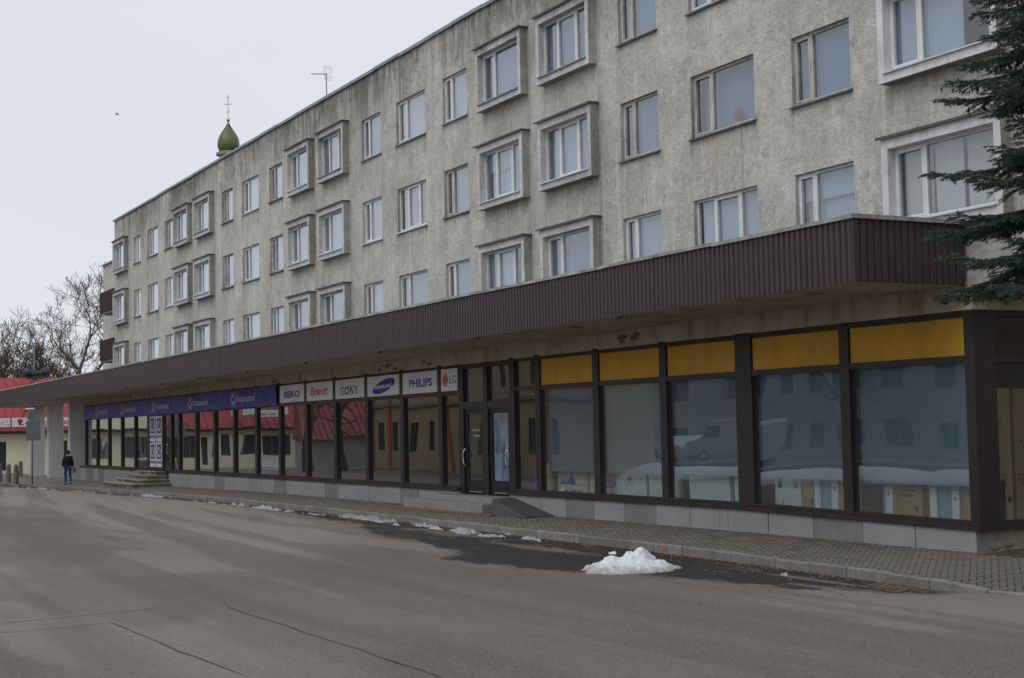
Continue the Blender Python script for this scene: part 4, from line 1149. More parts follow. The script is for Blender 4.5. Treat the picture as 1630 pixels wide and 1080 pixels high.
def mk_text(o, x0, x1, z0, z1, y):
    w = x1 - x0
    on(o, y, 'ink_grey', lambda m, F: scribble(m, x0 + .25 * w, x1 - .25 * w, z1 - .36, z1 - .1, F, 0, rows=3, n=11)); mk_snow(o, x0, x1, z0, z1, y)
    on(o, y, 'ink_grey', lambda m, F: scribble(m, x0 + .13 * w, x0 + .24 * w, z0 + .62 * (z1 - z0), z0 + .72 * (z1 - z0), F, 0, rows=2, n=3))
def mk_label(o, x0, x1, z0, z1, y):
    w = x1 - x0
    on(o, y, 'ink_grey', lambda m, F: scribble(m, x0 + .15 * w, x1 - .15 * w, z1 - .2, z1 - .08, F, 0, rows=2, n=6))
    on(o, y, 'yellow_panel', lambda m, F: disc(m, x0 + .5 * w, z1 - .34, .035, .045, F, 0, n=10))
def mk_slots(o, x0, x1, z0, z1, y):
    w = x1 - x0
    on(o, y, 'ink_black', lambda m, F: (m.quad(F(x0 + .13 * w, 0, z1 - .36), F(x0 + .28 * w, 0, z1 - .36), F(x0 + .28 * w, 0, z1 - .06), F(x0 + .13 * w, 0, z1 - .06)), m.quad(F(x0 + .3 * w, 0, z1 - .7), F(x0 + .33 * w, 0, z1 - .7), F(x0 + .33 * w, 0, z1 - .62), F(x0 + .3 * w, 0, z1 - .62))), 'slot')
    on(o, y, 'cardboard', lambda m, F: m.quad(F(x0 + .72 * w, 0, z1 - .36), F(x0 + .9 * w, 0, z1 - .36), F(x0 + .9 * w, 0, z1 - .08), F(x0 + .72 * w, 0, z1 - .08)), 'slot')
def mk_uversa(o, x0, x1, z0, z1, y):
    w = x1 - x0
    on(o, y, 'ink_purple', lambda m, F: letters(m, 'UVERSA', x0 + .36 * w, x1 - .01, z0 + .58 * (z1 - z0), z0 + .84 * (z1 - z0), F, 0))
    on(o, y, 'ink_teal', lambda m, F: (scribble(m, x0 + .38 * w, x1 - .01, z0 + .42 * (z1 - z0), z0 + .52 * (z1 - z0), F, 0, n=8), m.add([F(x0 + .1 * w, 0, z1 - .25), F(x0 + .2 * w, 0, z0 + .45), F(x0 + .3 * w, 0, z1 - .25), F(x0 + .2 * w, 0, z0 + .6)], [(0, 1, 2, 3)])))
def mk_skyline(o, x0, x1, z0, z1, y):
    w, h = x1 - x0, z1 - z0
    def fn(m, F):
        b = z0 + .62 * h
        for k, (p, q) in enumerate(((.1, .1), (.2, .13), (.3, .11), (.38, .16), (.44, .34), (.5, .12))):
            m.quad(F(x0 + p * w, 0, b), F(x0 + (p + .11) * w, 0, b), F(x0 + (p + (.07 if q < .3 else .05)) * w, 0, b + q * h), F(x0 + (p + (.03 if q < .3 else .04)) * w, 0, b + q * h))
        m.quad(F(x0, 0, b), F(x0 + .95 * w, 0, b - .02), F(x0 + .95 * w, 0, b - .005), F(x0, 0, b + .015))
        scribble(m, x0 + .12 * w, x0 + .8 * w, z0 + .42 * h, z0 + .56 * h, F, 0, n=12)
    on(o, y, 'ink_navy', fn)
def mk_tree(o, x0, x1, z0, z1, y):
    c, z = x0 + .45 * (x1 - x0), z1 - .42
    def fn(m, F):
        for a, b in (((-.16, 0), (.16, 0)), ((.16, 0), (0, .34)), ((0, .34), (-.16, 0))):
            (ax, az), (bx_, bz) = a, b; L = math.hypot(bx_ - ax, bz - az); nx_, nz_ = -(bz - az) / L * .008, (bx_ - ax) / L * .008
            m.add([F(c + ax, 0, z + az), F(c + bx_, 0, z + bz), F(c + bx_ + nx_, 0, z + bz + nz_), F(c + ax + nx_, 0, z + az + nz_)], [(0, 1, 2, 3)])
        for q, r in ((.1, .06), (.16, .045), (.22, .03)): disc(m, c, z + q, r, .035, F, -.001, n=7)
        m.quad(F(c - .008, 0, z + .02), F(c + .008, 0, z + .02), F(c + .008, 0, z + .1), F(c - .008, 0, z + .1)); scribble(m, c - .13, c + .13, z - .05, z - .02, F, 0, n=6)
    on(o, y, 'ink_black', fn)
def mk_strip(o, x0, x1, z0, z1, y):
    on(o, y, 'white_card', lambda m, F: m.quad(F(x0 + .45 * (x1 - x0), 0, z0), F(x0 + .48 * (x1 - x0), 0, z0), F(x0 + .48 * (x1 - x0), 0, z1), F(x0 + .45 * (x1 - x0), 0, z1)), 'tape')
def mk_scrawl(o, x0, x1, z0, z1, y):
    c = x0 + .55 * (x1 - x0)
    on(o, y, 'ink_black', lambda m, F: [m.add([F(c - .18 + k * .05, 0, z1 - .3 + .06 * ((k * 7) % 3 - 1)), F(c - .172 + k * .05, 0, z1 - .3 + .06 * ((k * 7) % 3 - 1)), F(c - .125 + k * .05, 0, z1 - .3 + .06 * ((k * 7 + 7) % 3 - 1)), F(c - .133 + k * .05, 0, z1 - .3 + .06 * ((k * 7 + 7) % 3 - 1))], [(0, 1, 2, 3)]) for k in range(7)])
ZA = 1.32
carton(-36.0, -35.75, 1.28, 'ink_purple', 'brochure_stack', 'narrow blue and red printed box in the window right of the door', 'box')
carton(-35.65, -34.95, 1.4, 'buff_card', 'poster_card', 'pale cardboard sheet with a handwritten scrawl right of the door', 'box', dep=.08, mark=mk_scrawl)
carton(-34.65, -33.1, 1.34, 'buff_card', 'display_card', 'buff card with blue skyline print standing in the shop window', 'box', dep=.1, mark=mk_skyline)
carton(-33.0, -31.7, 1.34, 'buff_card', 'display_card', 'buff card with purple capitals and teal line in the shop window', 'box', dep=.1, mark=mk_uversa)
carton(-31.7, -30.35, 1.37, 'mint_card', 'packing_panel', 'pale green panel marked with a tree in a triangle', 'box', dep=.1, mark=mk_tree)
carton(-30.2, -29.65, 1.4, 'mint_card', 'packing_panel', 'narrow pale green panel right of the tree emblem panel', 'box', dep=.1, tilt=-.05)
carton(-29.6, -28.95, 1.4, 'mint_card', 'packing_panel', 'pale green panel against the mullion left of the widest pale panel', 'box', dep=.1)
carton(-28.5, -26.95, 1.42, 'mint_card', 'packing_panel', 'widest pale green panel leaning behind the window', 'box', dep=.1, tilt=-.08)
carton(-26.8, -26.1, 1.42, 'mint_card', 'packing_panel', 'short pale green panel beside the wide brown post', 'box', dep=.1, tilt=-.05)
carton(-25.4, -24.55, 1.36, 'mint_card', 'white_cabinet', 'pale cabinet with two small slots behind the shop window', 'cabinet', mark=mk_slots)
carton(-24.5, -24.15, 1.36, 'cardboard', 'cardboard_box', 'narrow brown carton between the slotted cabinet and a white box', 'box', mark=mk_snow)
carton(-24.13, -23.95, 1.36, 'white_card', 'appliance', 'slim white appliance side next to the narrow brown carton', 'appliance')
carton(-23.93, -23.62, 1.36, 'blue_grey_card', 'appliance', 'blue grey appliance door between two white strips', 'appliance', y=YW + .46)
carton(-23.6, -23.4, 1.36, 'white_card', 'appliance', 'slim white appliance with yellow dot left of plain brown carton', 'appliance', mark=mk_label)
carton(-23.38, -22.7, 1.34, 'cardboard', 'cardboard_box', 'plain brown carton at the mullion left of the last pane', 'box')
carton(-22.2, -22.06, 1.3, 'blue_grey_card', 'appliance', 'dark blue grey appliance edge at the left of the last pane', 'appliance', y=YW + .5)
carton(-22.04, -21.84, 1.3, 'white_card', 'appliance', 'white appliance with yellow dot left of the printed carton', 'appliance', mark=mk_label)
carton(-21.82, -21.05, 1.28, 'cardboard', 'cardboard_box', 'brown carton printed with three lines and handling marks', 'box', mark=mk_text)
carton(-21.03, -20.88, 1.28, 'dark_cardboard', 'cardboard_box', 'dark side of a brown carton right of the printed carton', 'box', y=YW + .5)
carton(-20.86, -20.68, 1.26, 'white_card', 'appliance', 'white appliance edge left of the broad pale blue door', 'appliance')
carton(-20.66, -20.32, 1.26, 'blue_grey_card', 'appliance', 'broad pale blue appliance door in the last pane', 'appliance', y=YW + .46)
carton(-20.3, -20.12, 1.26, 'white_card', 'appliance', 'white appliance strip with small label nearest the corner post', 'appliance', mark=mk_label)
carton(-20.02, -19.6, 1.24, 'cardboard', 'cardboard_box', 'brown carton with white tape stripe beside the corner post', 'box', mark=mk_strip)
m = MB(); m.add([(-34.25, YW + .2, .66), (-33.85, YW + .2, .66), (-34.05, YW + .22, .82), (-34.05, YW + .34, .66)], [(0, 1, 2), (1, 3, 2), (3, 0, 2), (0, 3, 1)])
tag(m.build('paper_scrap', MAT['white_card']), 'small white crumpled paper on the ledge inside the shop window', 'paper')
# tall cartons behind the side window
def side_carton(y0, y1, z1, mat, label, marks):
    m = MB(); m.box(-20.2, -19.6, y0, y1, .12, z1)
    o = tag(m.build('cardboard_box', MAT[mat], None, bevel=.01), label, 'box', 'goods stacked behind the shop windows')
    m = MB(); F = mapX(-19.6); w = y1 - y0
    if marks: letters(m, 'CE', y0 + .4 * w, y0 + .62 * w, 2.18, 2.3, F, -.003)
    scribble(m, y0 + .12 * w, y0 + .5 * w, 1.78, 1.98, F, -.003, rows=2, n=7); scribble(m, y0 + .05 * w, y0 + .75 * w, 1.14, 1.38, F, -.003, rows=3, n=10)
    disc(m, y0 + .86 * w, .9, .05, .06, F, -.003, n=8)
    m.build('print', MAT['ink_black'], o, recalc=False)
side_carton(19.5, 20.12, 2.86, 'cardboard', 'tall brown carton with handling marks behind the side window', True)
side_carton(20.2, 21.3, 2.84, 'dark_cardboard', 'tall darker carton beyond the first one behind the side window', False)

# ================================================================ STEPS
st = empty('stone_steps', (-74.3, 18, gz(-74))); tag(st, 'worn stone steps with broken edges at the far shop door', 'steps')
tiers = [(-77.6, -71.3, 16.9), (-77.0, -71.65, 17.4), (-76.5, -72.0, 17.85), (-76.1, -72.35, 18.25)]
z = gz(-74) - .03
for k, (a, b, y) in enumerate(tiers):
    m = MB(); m.box(a + .06, b - .06, y + .06, YW - .12, z, z + .12)
    m.build('step_riser', MAT['step_stone'], st, bevel=.01)
    t = MB(); n = 14
    for i in range(3):
        xa, xb = a + (b - a) * i / 3 + .01, a + (b - a) * (i + 1) / 3 - .01
        t.box(xa, xb, y + random.uniform(-.03, .04), YW - .11, z + .12, z + .185 + random.uniform(-.008, .012))
    t.build('tread_slab', MAT['step_stone'], st, bevel=.02)
    for i in range(4):
        q = MB(); x = random.uniform(a + .3, b - .4); q.box(x, x + random.uniform(.3, .7), y - .015, y + .05, z + .11, z + .17); q.build('broken_edge', MAT['step_edge'], st, bevel=.02)
    z += .178
pf_ = empty('entrance_platform', (-38.5, 18.3, gz(-38))); tag(pf_, 'low stone entrance step with dark ramp at the middle shop doors', 'steps')
g0 = gz(-38) - .05
m = MB(); m.box(-41.4, -36.15, 17.85, 18.33, g0, .34); m.build('lower_step', MAT['platform_stone'], pf_, bevel=.012)
m = MB(); m.hexa([(-41.0, 18.3, g0), (-36.1, 18.3, g0), (-36.1, YW + .02, g0), (-41.0, YW + .02, g0), (-40.6, 18.4, .49), (-36.1, 18.4, .49), (-36.1, YW + .02, .5), (-40.6, YW + .02, .5)])
m.build('landing', MAT['platform_stone'], pf_, bevel=.01)
m = MB(); m.hexa([(-36.095, 17.98, g0), (-33.9, 17.98, g0), (-33.9, YW - .115, g0), (-36.095, YW - .115, g0), (-36.095, 18.15, .49), (-33.88, 17.98, g0 + .06), (-33.88, YW - .115, g0 + .06), (-36.095, YW - .115, .49)])
m.build('ramp', MAT['ramp_rubber'], pf_)
m = MB(); m.box(-42.0, -35.4, 17.7, 17.845, g0, gz(-38) + .03); m.build('sand_edge', MAT['straw'], pf_, bevel=.02)

# ================================================================ SNOW, DIRT AND LITTER
def heap(cx, cy, rx, ry, h, rot, seed, n=90, z=ROADZ):
    """heightfield over an ellipse: ridge with a peak right of the middle and a long left shoulder"""
    m = MB(); c_, s1 = math.cos(rot), math.sin(rot); k = 1.25
    U_, V_ = np.meshgrid(np.linspace(-k, k, n), np.linspace(-k, k, n), indexing='ij')
    wob = .72 + .62 * fbm(U_ * 2.6 + 5, V_ * 2.6 + 5, seed, 5)
    r = np.sqrt(U_ ** 2 + V_ ** 2) / wob
    ridge =   .62 * np.exp(-((U_ - .22) / .3) ** 2) + .55 * np.exp(-((U_ + .22) / .5) ** 2) + .2 * np.exp(-((U_ - .62) / .3) ** 2)
    across = np.exp(-((V_ + .18 * U_) / .42) ** 2)
    Z = h * (ridge * across) * (1 - sstep(.55, 1.0, r)) + .2 * h * (1 - sstep(.72, 1.0, r))
    Z = Z * (.45 + 1.1 * fbm(U_ * 4.5, V_ * 4.5, seed + 2, 4)) + .1 * h * (fbm(U_ * 13, V_ * 13, seed + 4, 3) - .5) * 1.6 * (1 - sstep(.85, 1.02, r))
    Z = np.where(r > 1.0, -.05, Z)
    X = cx + U_ * rx * c_ - V_ * ry * s1; Y = cy + U_ * rx * s1 + V_ * ry * c_
    m.v = [tuple(q) for q in np.stack([X, Y, Z + z], -1).reshape(-1, 3)]
    m.f = [(i * n + j, (i + 1) * n + j, (i + 1) * n + j + 1, i * n + j + 1) for i in range(n - 1) for j in range(n - 1) if r[i:i + 2, j:j + 2].min() < 1.06]
    m.m = [0] * len(m.f)
    return m
# axis across the view: direction of the lens' right-hand side
ROT = math.atan2(rt.y, rt.x)
tag(heap(-22.46, 13.95, .9, .78, .33, ROT, 11, 150).build('snow_heap', MAT['snow'], smooth=True), 'white heap of melting snow beside the kerb', 'snow heap')
def gutter_snow(x0, x1, thr, hgt, seed, wid=.75, step=.045):
    """ragged heightfield in the gutter, kept only where the noise rises above thr"""
    xs_ = np.arange(x0, x1, step * (1.5 if x0 < -55 else 1)); ds = np.linspace(.01, wid, 26)
    X, Dd = np.meshgrid(xs_, ds, indexing='ij')
    KY = np.interp(X, [p[0] for p in KERB], [p[1] for p in KERB]); Y = KY - Dd
    n = fbm(X * 1.4, Dd * 4.5, seed, 5) + .3 * (fbm(X * .35, Dd * .5, seed + 8, 2) - .5) - .35 * np.abs(Dd / wid - .4)
    Z = hgt * (n - thr) * 6 * (.6 + .8 * fbm(X * 9, Y * 9, seed + 3, 3))
    KT = np.array([kerb_top(x) for x in xs_])[:, None] - .15
    Zr = ROADZ + (KT - ROADZ) * (1 - sstep(0, 4.5, Dd)) - .02
    m = MB(); ny_ = len(ds); keep = Z > -.004
    m.v = [tuple(q) for q in np.stack([X, Y, Zr + np.clip(Z, -.02, hgt * 1.4)], -1).reshape(-1, 3)]
    m.f = [(i * ny_ + j, (i + 1) * ny_ + j, (i + 1) * ny_ + j + 1, i * ny_ + j + 1) for i in range(len(xs_) - 1) for j in range(ny_ - 1) if keep[i:i + 2, j:j + 2].any()]
    m.m = [0] * len(m.f)
    return m
tag(gutter_snow(-88, -29, .55, .08, 60).build('snow_residue', MAT['dirty_snow'], smooth=True), 'ragged grey remains of snow along the gutter', 'snow', kind='stuff')
tag(gutter_snow(-43.5, -36.2, .45, .085, 71, .5).build('snow_ridge', MAT['snow_old'], smooth=True), 'thin whiter ridge of old snow at the kerb below the sign panels', 'snow', kind='stuff')
gr = MB()
for k in range(900):
    x = -60 + 45 * random.random() ** .7; y = kerb_y(x) - random.random() ** 2 * 1.4 - .05; q = random.uniform(.006, .022)
    zb = ROADZ + (kerb_top(x) - .15 - ROADZ) * max(0, 1 - (kerb_y(x) - y) / 4)
    if x > -16.4: continue
    gr.box(x - q, x + q, y - q, y + q, zb - .005, zb + q)
tag(gr.build('gutter_grit', MAT['step_edge'], recalc=False), 'scattered grit and crumbs in the gutter', 'grit', kind='stuff')
sw = MB()
for k in range(260):
    x, y = -17.5 + random.gauss(0, .3), 15.45 + random.gauss(0, .09); a = random.random() * 3.1; L = random.uniform(.03, .09)
    dx, dy = math.cos(a) * L, math.sin(a) * L; zb = ROADZ + .03 + random.random() * .015
    sw.box(min(x, x + dx), max(x, x + dx) + .006, min(y, y + dy), max(y, y + dy) + .006, zb - .03, zb)
tag(sw.build('dead_grass', MAT['straw'], recalc=False), 'tuft of dry yellow straw in the gutter near the corner', 'grass', kind='stuff')
def rag(name, x, y, q, mat, label, z=None):
    m = MB(); n = 10; z = ROADZ if z is None else z
    P_ = [(x + q * 1.5 * math.cos(t) * random.uniform(.5, 1), y + q * math.sin(t) * random.uniform(.5, 1), z + .0) for t in np.linspace(0, 2 * math.pi, n + 1)[:-1]]
    Q_ = [(x + (p[0] - x) * .55 + random.uniform(-.02, .02), y + (p[1] - y) * .55, z + q * random.uniform(.4, .9)) for p in P_]
    m.add(P_ + Q_ + [(x, y, z + q * .6)], [(i, (i + 1) % n, n + (i + 1) % n, n + i) for i in range(n)] + [(n + i, n + (i + 1) % n, 2 * n) for i in range(n)])
    tag(m.build(name, MAT[mat]), label, 'litter')
rag('plastic_bag', -25.3, 15.3, .13, 'white_card', 'crumpled white plastic bag in the gutter left of the snow heap')
rag('plastic_bag', -25.05, 15.32, .07, 'blue_plastic', 'small blue plastic scrap against the white bag left of the snow heap')
rag('plastic_bag', -20.0, 15.35, .1, 'dirty_snow', 'grey crumpled scrap in the gutter right of the snow heap')
rag('plastic_bag', -19.5, 15.55, .05, 'blue_plastic', 'tiny blue plastic scrap in the gutter right of the snow heap')
rag('paper_scrap', -65.5, 15.9, .07, 'yellow_panel', 'small yellow wrapper near the kerb at the far end')
m = MB()
for k in range(5):
    x = -24.75 + .035 * k; m.quad((x, kerb_y(x) - .017, kerb_top(x) - .11 + .02 * (k % 2)), (x + .03, kerb_y(x) - .017, kerb_top(x) - .12 + .02 * (k % 3)), (x + .03, kerb_y(x) - .017, kerb_top(x) - .02 - .02 * (k % 2)), (x, kerb_y(x) - .017, kerb_top(x) - .015 - .02 * (k % 3)))
m.build('spray_mark', MAT['spray_orange'], kerb, recalc=False)
# planted bed beside the corner
m = MB(); nx_, ny_ = 30, 16
for i in range(nx_ + 1):
    for j in range(ny_ + 1):
        x, y = -19.15 + 9 * i / nx_, 18.62 + .05 * (-19.15 + 9 * i / nx_ + 19) + 3.4 * j / ny_
        m.v.append((x, y, gz(x) - .06 + .22 * float(sstep(0, .9, j / ny_)) * (.5 + .7 * float(fbm(x * 1.5, y * 1.5, 4))) + .05 * float(fbm(x * 6, y * 6, 8))))
for i in range(nx_):
    for j in range(ny_): a = i * (ny_ + 1) + j; m.f.append((a, a + ny_ + 1, a + ny_ + 2, a + 1)); m.m.append(0)
tag(m.build('planting_bed', MAT['soil'], smooth=True), kind='structure')

# ================================================================ STREET FURNITURE AND PERSON, FAR LEFT
def bollard(x, y, label):
    e_ = empty('bollard', (x, y, gz(x) - .06)); tag(e_, label, 'bollard', 'bollards at the far end of the pavement')
    m = MB(); m.lathe([(.135, 0), (.13, .85), (.12, .98), (.1, 1.06), (.05, 1.11), (.001, 1.12)], 14); m.build('post', MAT['bollard_paint'], e_, smooth=True, local=True)
    m = MB(); m.lathe([(.14, .62), (.14, .66), (.131, .665), (.131, .615), (.14, .62)], 14); m.build('band', MAT['galvanised'], e_, local=True)
for x, y, lab in ((-88.8, 14.55, 'bollard closest to the sign pole at the far left'), (-92.6, 14.75, 'second bollard out from the sign pole'), (-95.5, 14.72, 'bollard standing half hidden behind the others at the left edge'), (-96.5, 14.7, 'leftmost bollard cut by the picture edge'),
                  (-106.5, 17.75, 'farthest bollard, just left of the first column')):
    bollard(x, y, lab)
e_ = empty('sign_pole', (-86.3, 15.0, gz(-86) - .04)); tag(e_, 'thin grey pole carrying two sign plates seen from behind', 'sign pole')
m = MB(); m.tube([(0, 0, 0), (0, 0, 4.15)], .038, 10); m.build('pole', MAT['galvanised'], e_, smooth=True, local=True)
m = MB(); m.box(.045, .07, -.33, .42, 2.42, 3.5); m.build('sign_plate', MAT['sign_back'], e_, bevel=.01, local=True)
m = MB(); m.box(.045, .07, -.27, .05, 3.55, 4.05); m.build('sign_plate', MAT['sign_back'], e_, bevel=.01, local=True)
m = MB(); m.tube([(0, -.35, 4.14), (0, .12, 4.16)], .05, 8); m.build('top_lamp', MAT['white_frame'], e_, local=True)
m = MB()
for z in (2.6, 3.3, 3.8): m.box(-.045, .046, -.05, .05, z, z + .04)
m.build('bracket', MAT['galvanised'], e_, local=True)

e_ = empty('loudspeaker_mast', (-115.2, 20.15, 0)); tag(e_, 'mast with a cluster of grey blue horn loudspeakers above the canopy', 'loudspeakers')
m = MB(); m.tube([(0, 0, 0), (0, 0, 9.4)], .06, 8); m.build('mast', MAT['galvanised'], e_, local=True)
m = MB(); m.box(-.5, .5, -.55, .55, 6.84, 6.92); m.build('platform', MAT['horn_blue'], e_, local=True)
m = MB(); m.tube([(-.5, -.2, 6.6), (.2, .3, 6.88)], .03, 6); m.build('brace', MAT['horn_blue'], e_, local=True)
for ax, ay, yy, zz in ((.8, -.6, -.4, 7.35), (.6, .8, .45, 7.3), (.9, .2, .7, 7.4), (.9, -.2, -.2, 7.25)):
    d = Vector((ax, ay, 0)).normalized(); c_ = Vector((0, yy, zz)); m = MB()
    m.tube([c_ - d * .3, c_ - d * .1, c_, c_ + d * .15, c_ + d * .28], [.1, .12, .14, .24, .33], 14); m.build('horn', MAT['horn_blue'], e_, smooth=True, local=True)

def skin_mesh(name, verts, edges, radii, mat, parent, sub=2):
    me = bpy.data.meshes.new(name); me.from_pydata(verts, edges, []); me.materials.append(MAT[mat])
    o = obj(name, me, parent, local=True)
    sk = o.modifiers.new('Skin', 'SKIN'); sk.use_smooth_shade = True
    if not me.skin_vertices: me.attributes.new('x', 'FLOAT', 'POINT')
    for i, r in enumerate(radii):
        v = me.skin_vertices[0].data[i]; v.radius = (r, r) if not hasattr(r, '__len__') else r; v.use_root = i == 0
    ss = o.modifiers.new('Subdivision', 'SUBSURF'); ss.levels = ss.render_levels = sub
    return o
def bm_skin(name, verts, edges, radii, mat, parent, sub=2):
    me = bpy.data.meshes.new(name); bm = bmesh.new(); L = bm.verts.layers.skin.verify()
    vs_ = [bm.verts.new(v) for v in verts]
    for i, (v, r) in enumerate(zip(vs_, radii)):
        v[L].radius = (r, r) if not hasattr(r, '__len__') else r; v[L].use_root = (i == 0)
    for a, b in edges: bm.edges.new((vs_[a], vs_[b]))
    bm.to_mesh(me); bm.free(); me.materials.append(MAT[mat])
    o = obj(name, me, parent, local=True)
    sk = o.modifiers.new('Skin', 'SKIN'); sk.use_smooth_shade = True
    ss = o.modifiers.new('Subdivision', 'SUBSURF'); ss.levels = ss.render_levels = sub
    return o
# local axes: +x = walking direction (away from the lens), y = left
pz = pav_z(-83.4, 16.35)
pe = empty('person', (-83.4, 16.35, pz), R(178)); pe.scale = (1.06, 1.1, 1.05); tag(pe, 'person in dark jacket, cap and blue jeans walking away past the columns', 'person')
J_ = [(0, 0, .93), (.0, 0, 1.12), (.01, 0, 1.33), (.02, 0, 1.44), (.04, 0, 1.56), (.05, 0, 1.66),
      (.0, .16, 1.37), (-.04, .22, 1.12), (.08, .22, .9), (.0, -.16, 1.37), (-.02, -.22, 1.12), (.1, -.22, .9),
      (0, .09, .88), (.1, .1, .5), (-.02, .1, .1), (.08, .1, .04), (0, -.09, .88), (.02, -.1, .48), (-.2, -.1, .14), (-.12, -.1, .05)]
E_ = [(0, 1), (1, 2), (2, 3), (3, 4), (4, 5), (2, 6), (6, 7), (7, 8), (2, 9), (9, 10), (10, 11), (0, 12), (12, 13), (13, 14), (14, 15), (0, 16), (16, 17), (17, 18), (18, 19)]
Rr = [.12, .12, .13, .055, .095, .07, .06, .045, .035, .06, .045, .035, .085, .06, .045, .035, .085, .06, .045, .035]
bm_skin('body', J_, E_, Rr, 'skin', pe)
bm_skin('jacket', [J_[0][:2] + (.86,), J_[1], J_[2], (.015, 0, 1.46), J_[6], J_[7], (.06, .22, .94), J_[9], J_[10], (.08, -.22, .94)], [(0, 1), (1, 2), (2, 3), (2, 4), (4, 5), (5, 6), (2, 7), (7, 8), (8, 9)], [(.17, .2), (.16, .19), (.17, .21), .08, .095, .075, .055, .095, .075, .055], 'jacket', pe)
bm_skin('jeans', [(0, 0, .9), J_[12], J_[13], J_[14], J_[16], J_[17], J_[18]], [(0, 1), (1, 2), (2, 3), (0, 4), (4, 5), (5, 6)], [.13, .105, .082, .068, .105, .08, .068], 'jeans', pe)
for fx, fy, fz in ((-.04, .1, .045), (-.22, -.1, .08)):
    bm_skin('shoe', [(fx, fy, fz), (fx + .1, fy, fz - .005), (fx + .2, fy, fz - .01)], [(0, 1), (1, 2)], [.05, .05, .04], 'shoe', pe)
m = MB(); m.lathe([(.001, .145), (.05, .14), (.1, .1), (.118, .03), (.118, -.03), (.11, -.05), (.1, -.03)], 16, (.045, 0, 1.62)); m.build('cap', MAT['cap_wool'], pe, smooth=True, local=True)
def hand(yy):
    m = MB(); c_ = Vector((.1, yy, .87)); m.box(c_.x - .035, c_.x + .035, c_.y - .014, c_.y + .014, c_.z - .05, c_.z + .04)
    for k in range(4): x = c_.x - .027 + .018 * k; L = (.055, .068, .063, .05)[k]; m.tube([(x, yy, c_.z - .045), (x + .006, yy, c_.z - .045 - L * .5), (x + .02, yy, c_.z - .045 - L)], [.009, .008, .006], 6)
    m.tube([(c_.x + .03, yy, c_.z), (c_.x + .055, yy, c_.z - .03), (c_.x + .06, yy, c_.z - .06)], [.011, .009, .007], 6)
    m.build('hand', MAT['skin'], pe, smooth=True, local=True)
hand(.22); hand(-.22)
be = empty('shoulder_bag', (-83.35, 16.68, pz + .72), R(178)); tag(be, 'brown leather shoulder bag on the walking person\'s right side', 'bag')
m = MB(); m.hexa([(-.2, -.07, -.1), (.2, -.07, -.1), (.2, .07, -.1), (-.2, .07, -.1), (-.16, -.04, .2), (.16, -.04, .2), (.16, .04, .2), (-.16, .04, .2)]); m.build('pouch', MAT['bag_leather'], be, bevel=.03, local=True)
m = MB(); m.tube([(-.14, 0, .18), (-.1, .04, .45), (-.02, .13, .72), (.06, .04, .45), (.14, 0, .18)], .014, 6); m.build('strap', MAT['bag_leather'], be, local=True)

# ================================================================ RED-ROOFED MARKET HALL ACROSS THE END OF THE STREET
XM = -118.0
mk = empty('market_hall', (XM - 5, 12, 0)); tag(mk, 'low cream hall with a broad red metal roof closing the street', 'building')
FX = mapX(XM)
MY0, MY1 = -5.2, 30.0
mops = [(17.2, 18.62, .1, 2.25), (22.6, 23.1, .1, 2.25), (12.2, 14.2, .75, 2.35), (8.6, 10.6, .75, 2.4), (5.4, 7.2, .7, 2.5), (3.7, 4.5, .1, 2.4), (1.6, 3.2, .75, 2.5), (.2, 1.1, .9, 2.45), (-2.2, -.5, .8, 2.45), (25, 26.4, .8, 2.3)]
m = MB(); wall_with_openings(m, MY0, MY1, -.4, 3.1, mops, FX, .2)
m.quad((XM, MY0, -.4), (XM, MY0, 3.1), (XM - 11, MY0, 3.1), (XM - 11, MY0, -.4)); m.quad((XM, MY1, -.4), (XM - 11, MY1, -.4), (XM - 11, MY1, 3.1), (XM, MY1, 3.1)); m.quad((XM - 11, MY0, -.4), (XM - 11, MY0, 3.1), (XM - 11, MY1, 3.1), (XM - 11, MY1, -.4))
m.build('wall', MAT['cream_wall'], mk, recalc=False)
for k, (a, b, c_, d) in enumerate(mops):
    isdoor = c_ < .3
    f = MB(); t = .08
    f.box(XM - .16, XM - .08, a, a + t, c_, d); f.box(XM - .16, XM - .08, b - t, b, c_, d); f.box(XM - .16, XM - .08, a + t, b - t, d - t, d); f.box(XM - .16, XM - .08, a + t, b - t, c_, c_ + t)
    if b - a > 1.2: f.box(XM - .16, XM - .08, (a + b) / 2 - .04, (a + b) / 2 + .04, c_ + t, d - t)
    fo = f.build('door' if isdoor else 'window', MAT['dark_trim' if isdoor else 'sign_back'], mk)
    p = MB(); p.quad((XM - .13, a, c_), (XM - .13, b, c_), (XM - .13, b, d), (XM - .13, a, d)); p.build('pane', MAT['dark_pane'], fo, recalc=False)
EX, EZ, RXm, RZ = XM + .7, 3.02, XM - 5.5, 7.25
m = MB(); y0, y1 = MY0 - .6, MY1 + .6; hy0, hy1 = y0 + 2.0, 22.6
hy1 = 23.2
BX = XM - 11.7
m.quad((EX, y0, EZ), (EX, y1, EZ), (RXm, hy1, RZ), (RXm, hy0, RZ)); m.add([(EX, y1, EZ), (BX, y1, EZ), (RXm, hy1, RZ)], [(0, 1, 2)]); m.add([(BX, y0, EZ), (EX, y0, EZ), (RXm, hy0, RZ)], [(0, 1, 2)]); m.quad((BX, y1, EZ), (BX, y0, EZ), (RXm, hy0, RZ), (RXm, hy1, RZ))
rf_ = m.build('roof', MAT['red_roof'], mk, recalc=False)
sm = MB(); sm.hexa([(0, -.02, 0), (0, .02, 0), (-6.2, .02, 4.23), (-6.2, -.02, 4.23), (0, -.02, .07), (0, .02, .07), (-6.2, .02, 4.3), (-6.2, -.02, 4.3)]); sme = sm.mesh('roof_seam', MAT['red_roof'])
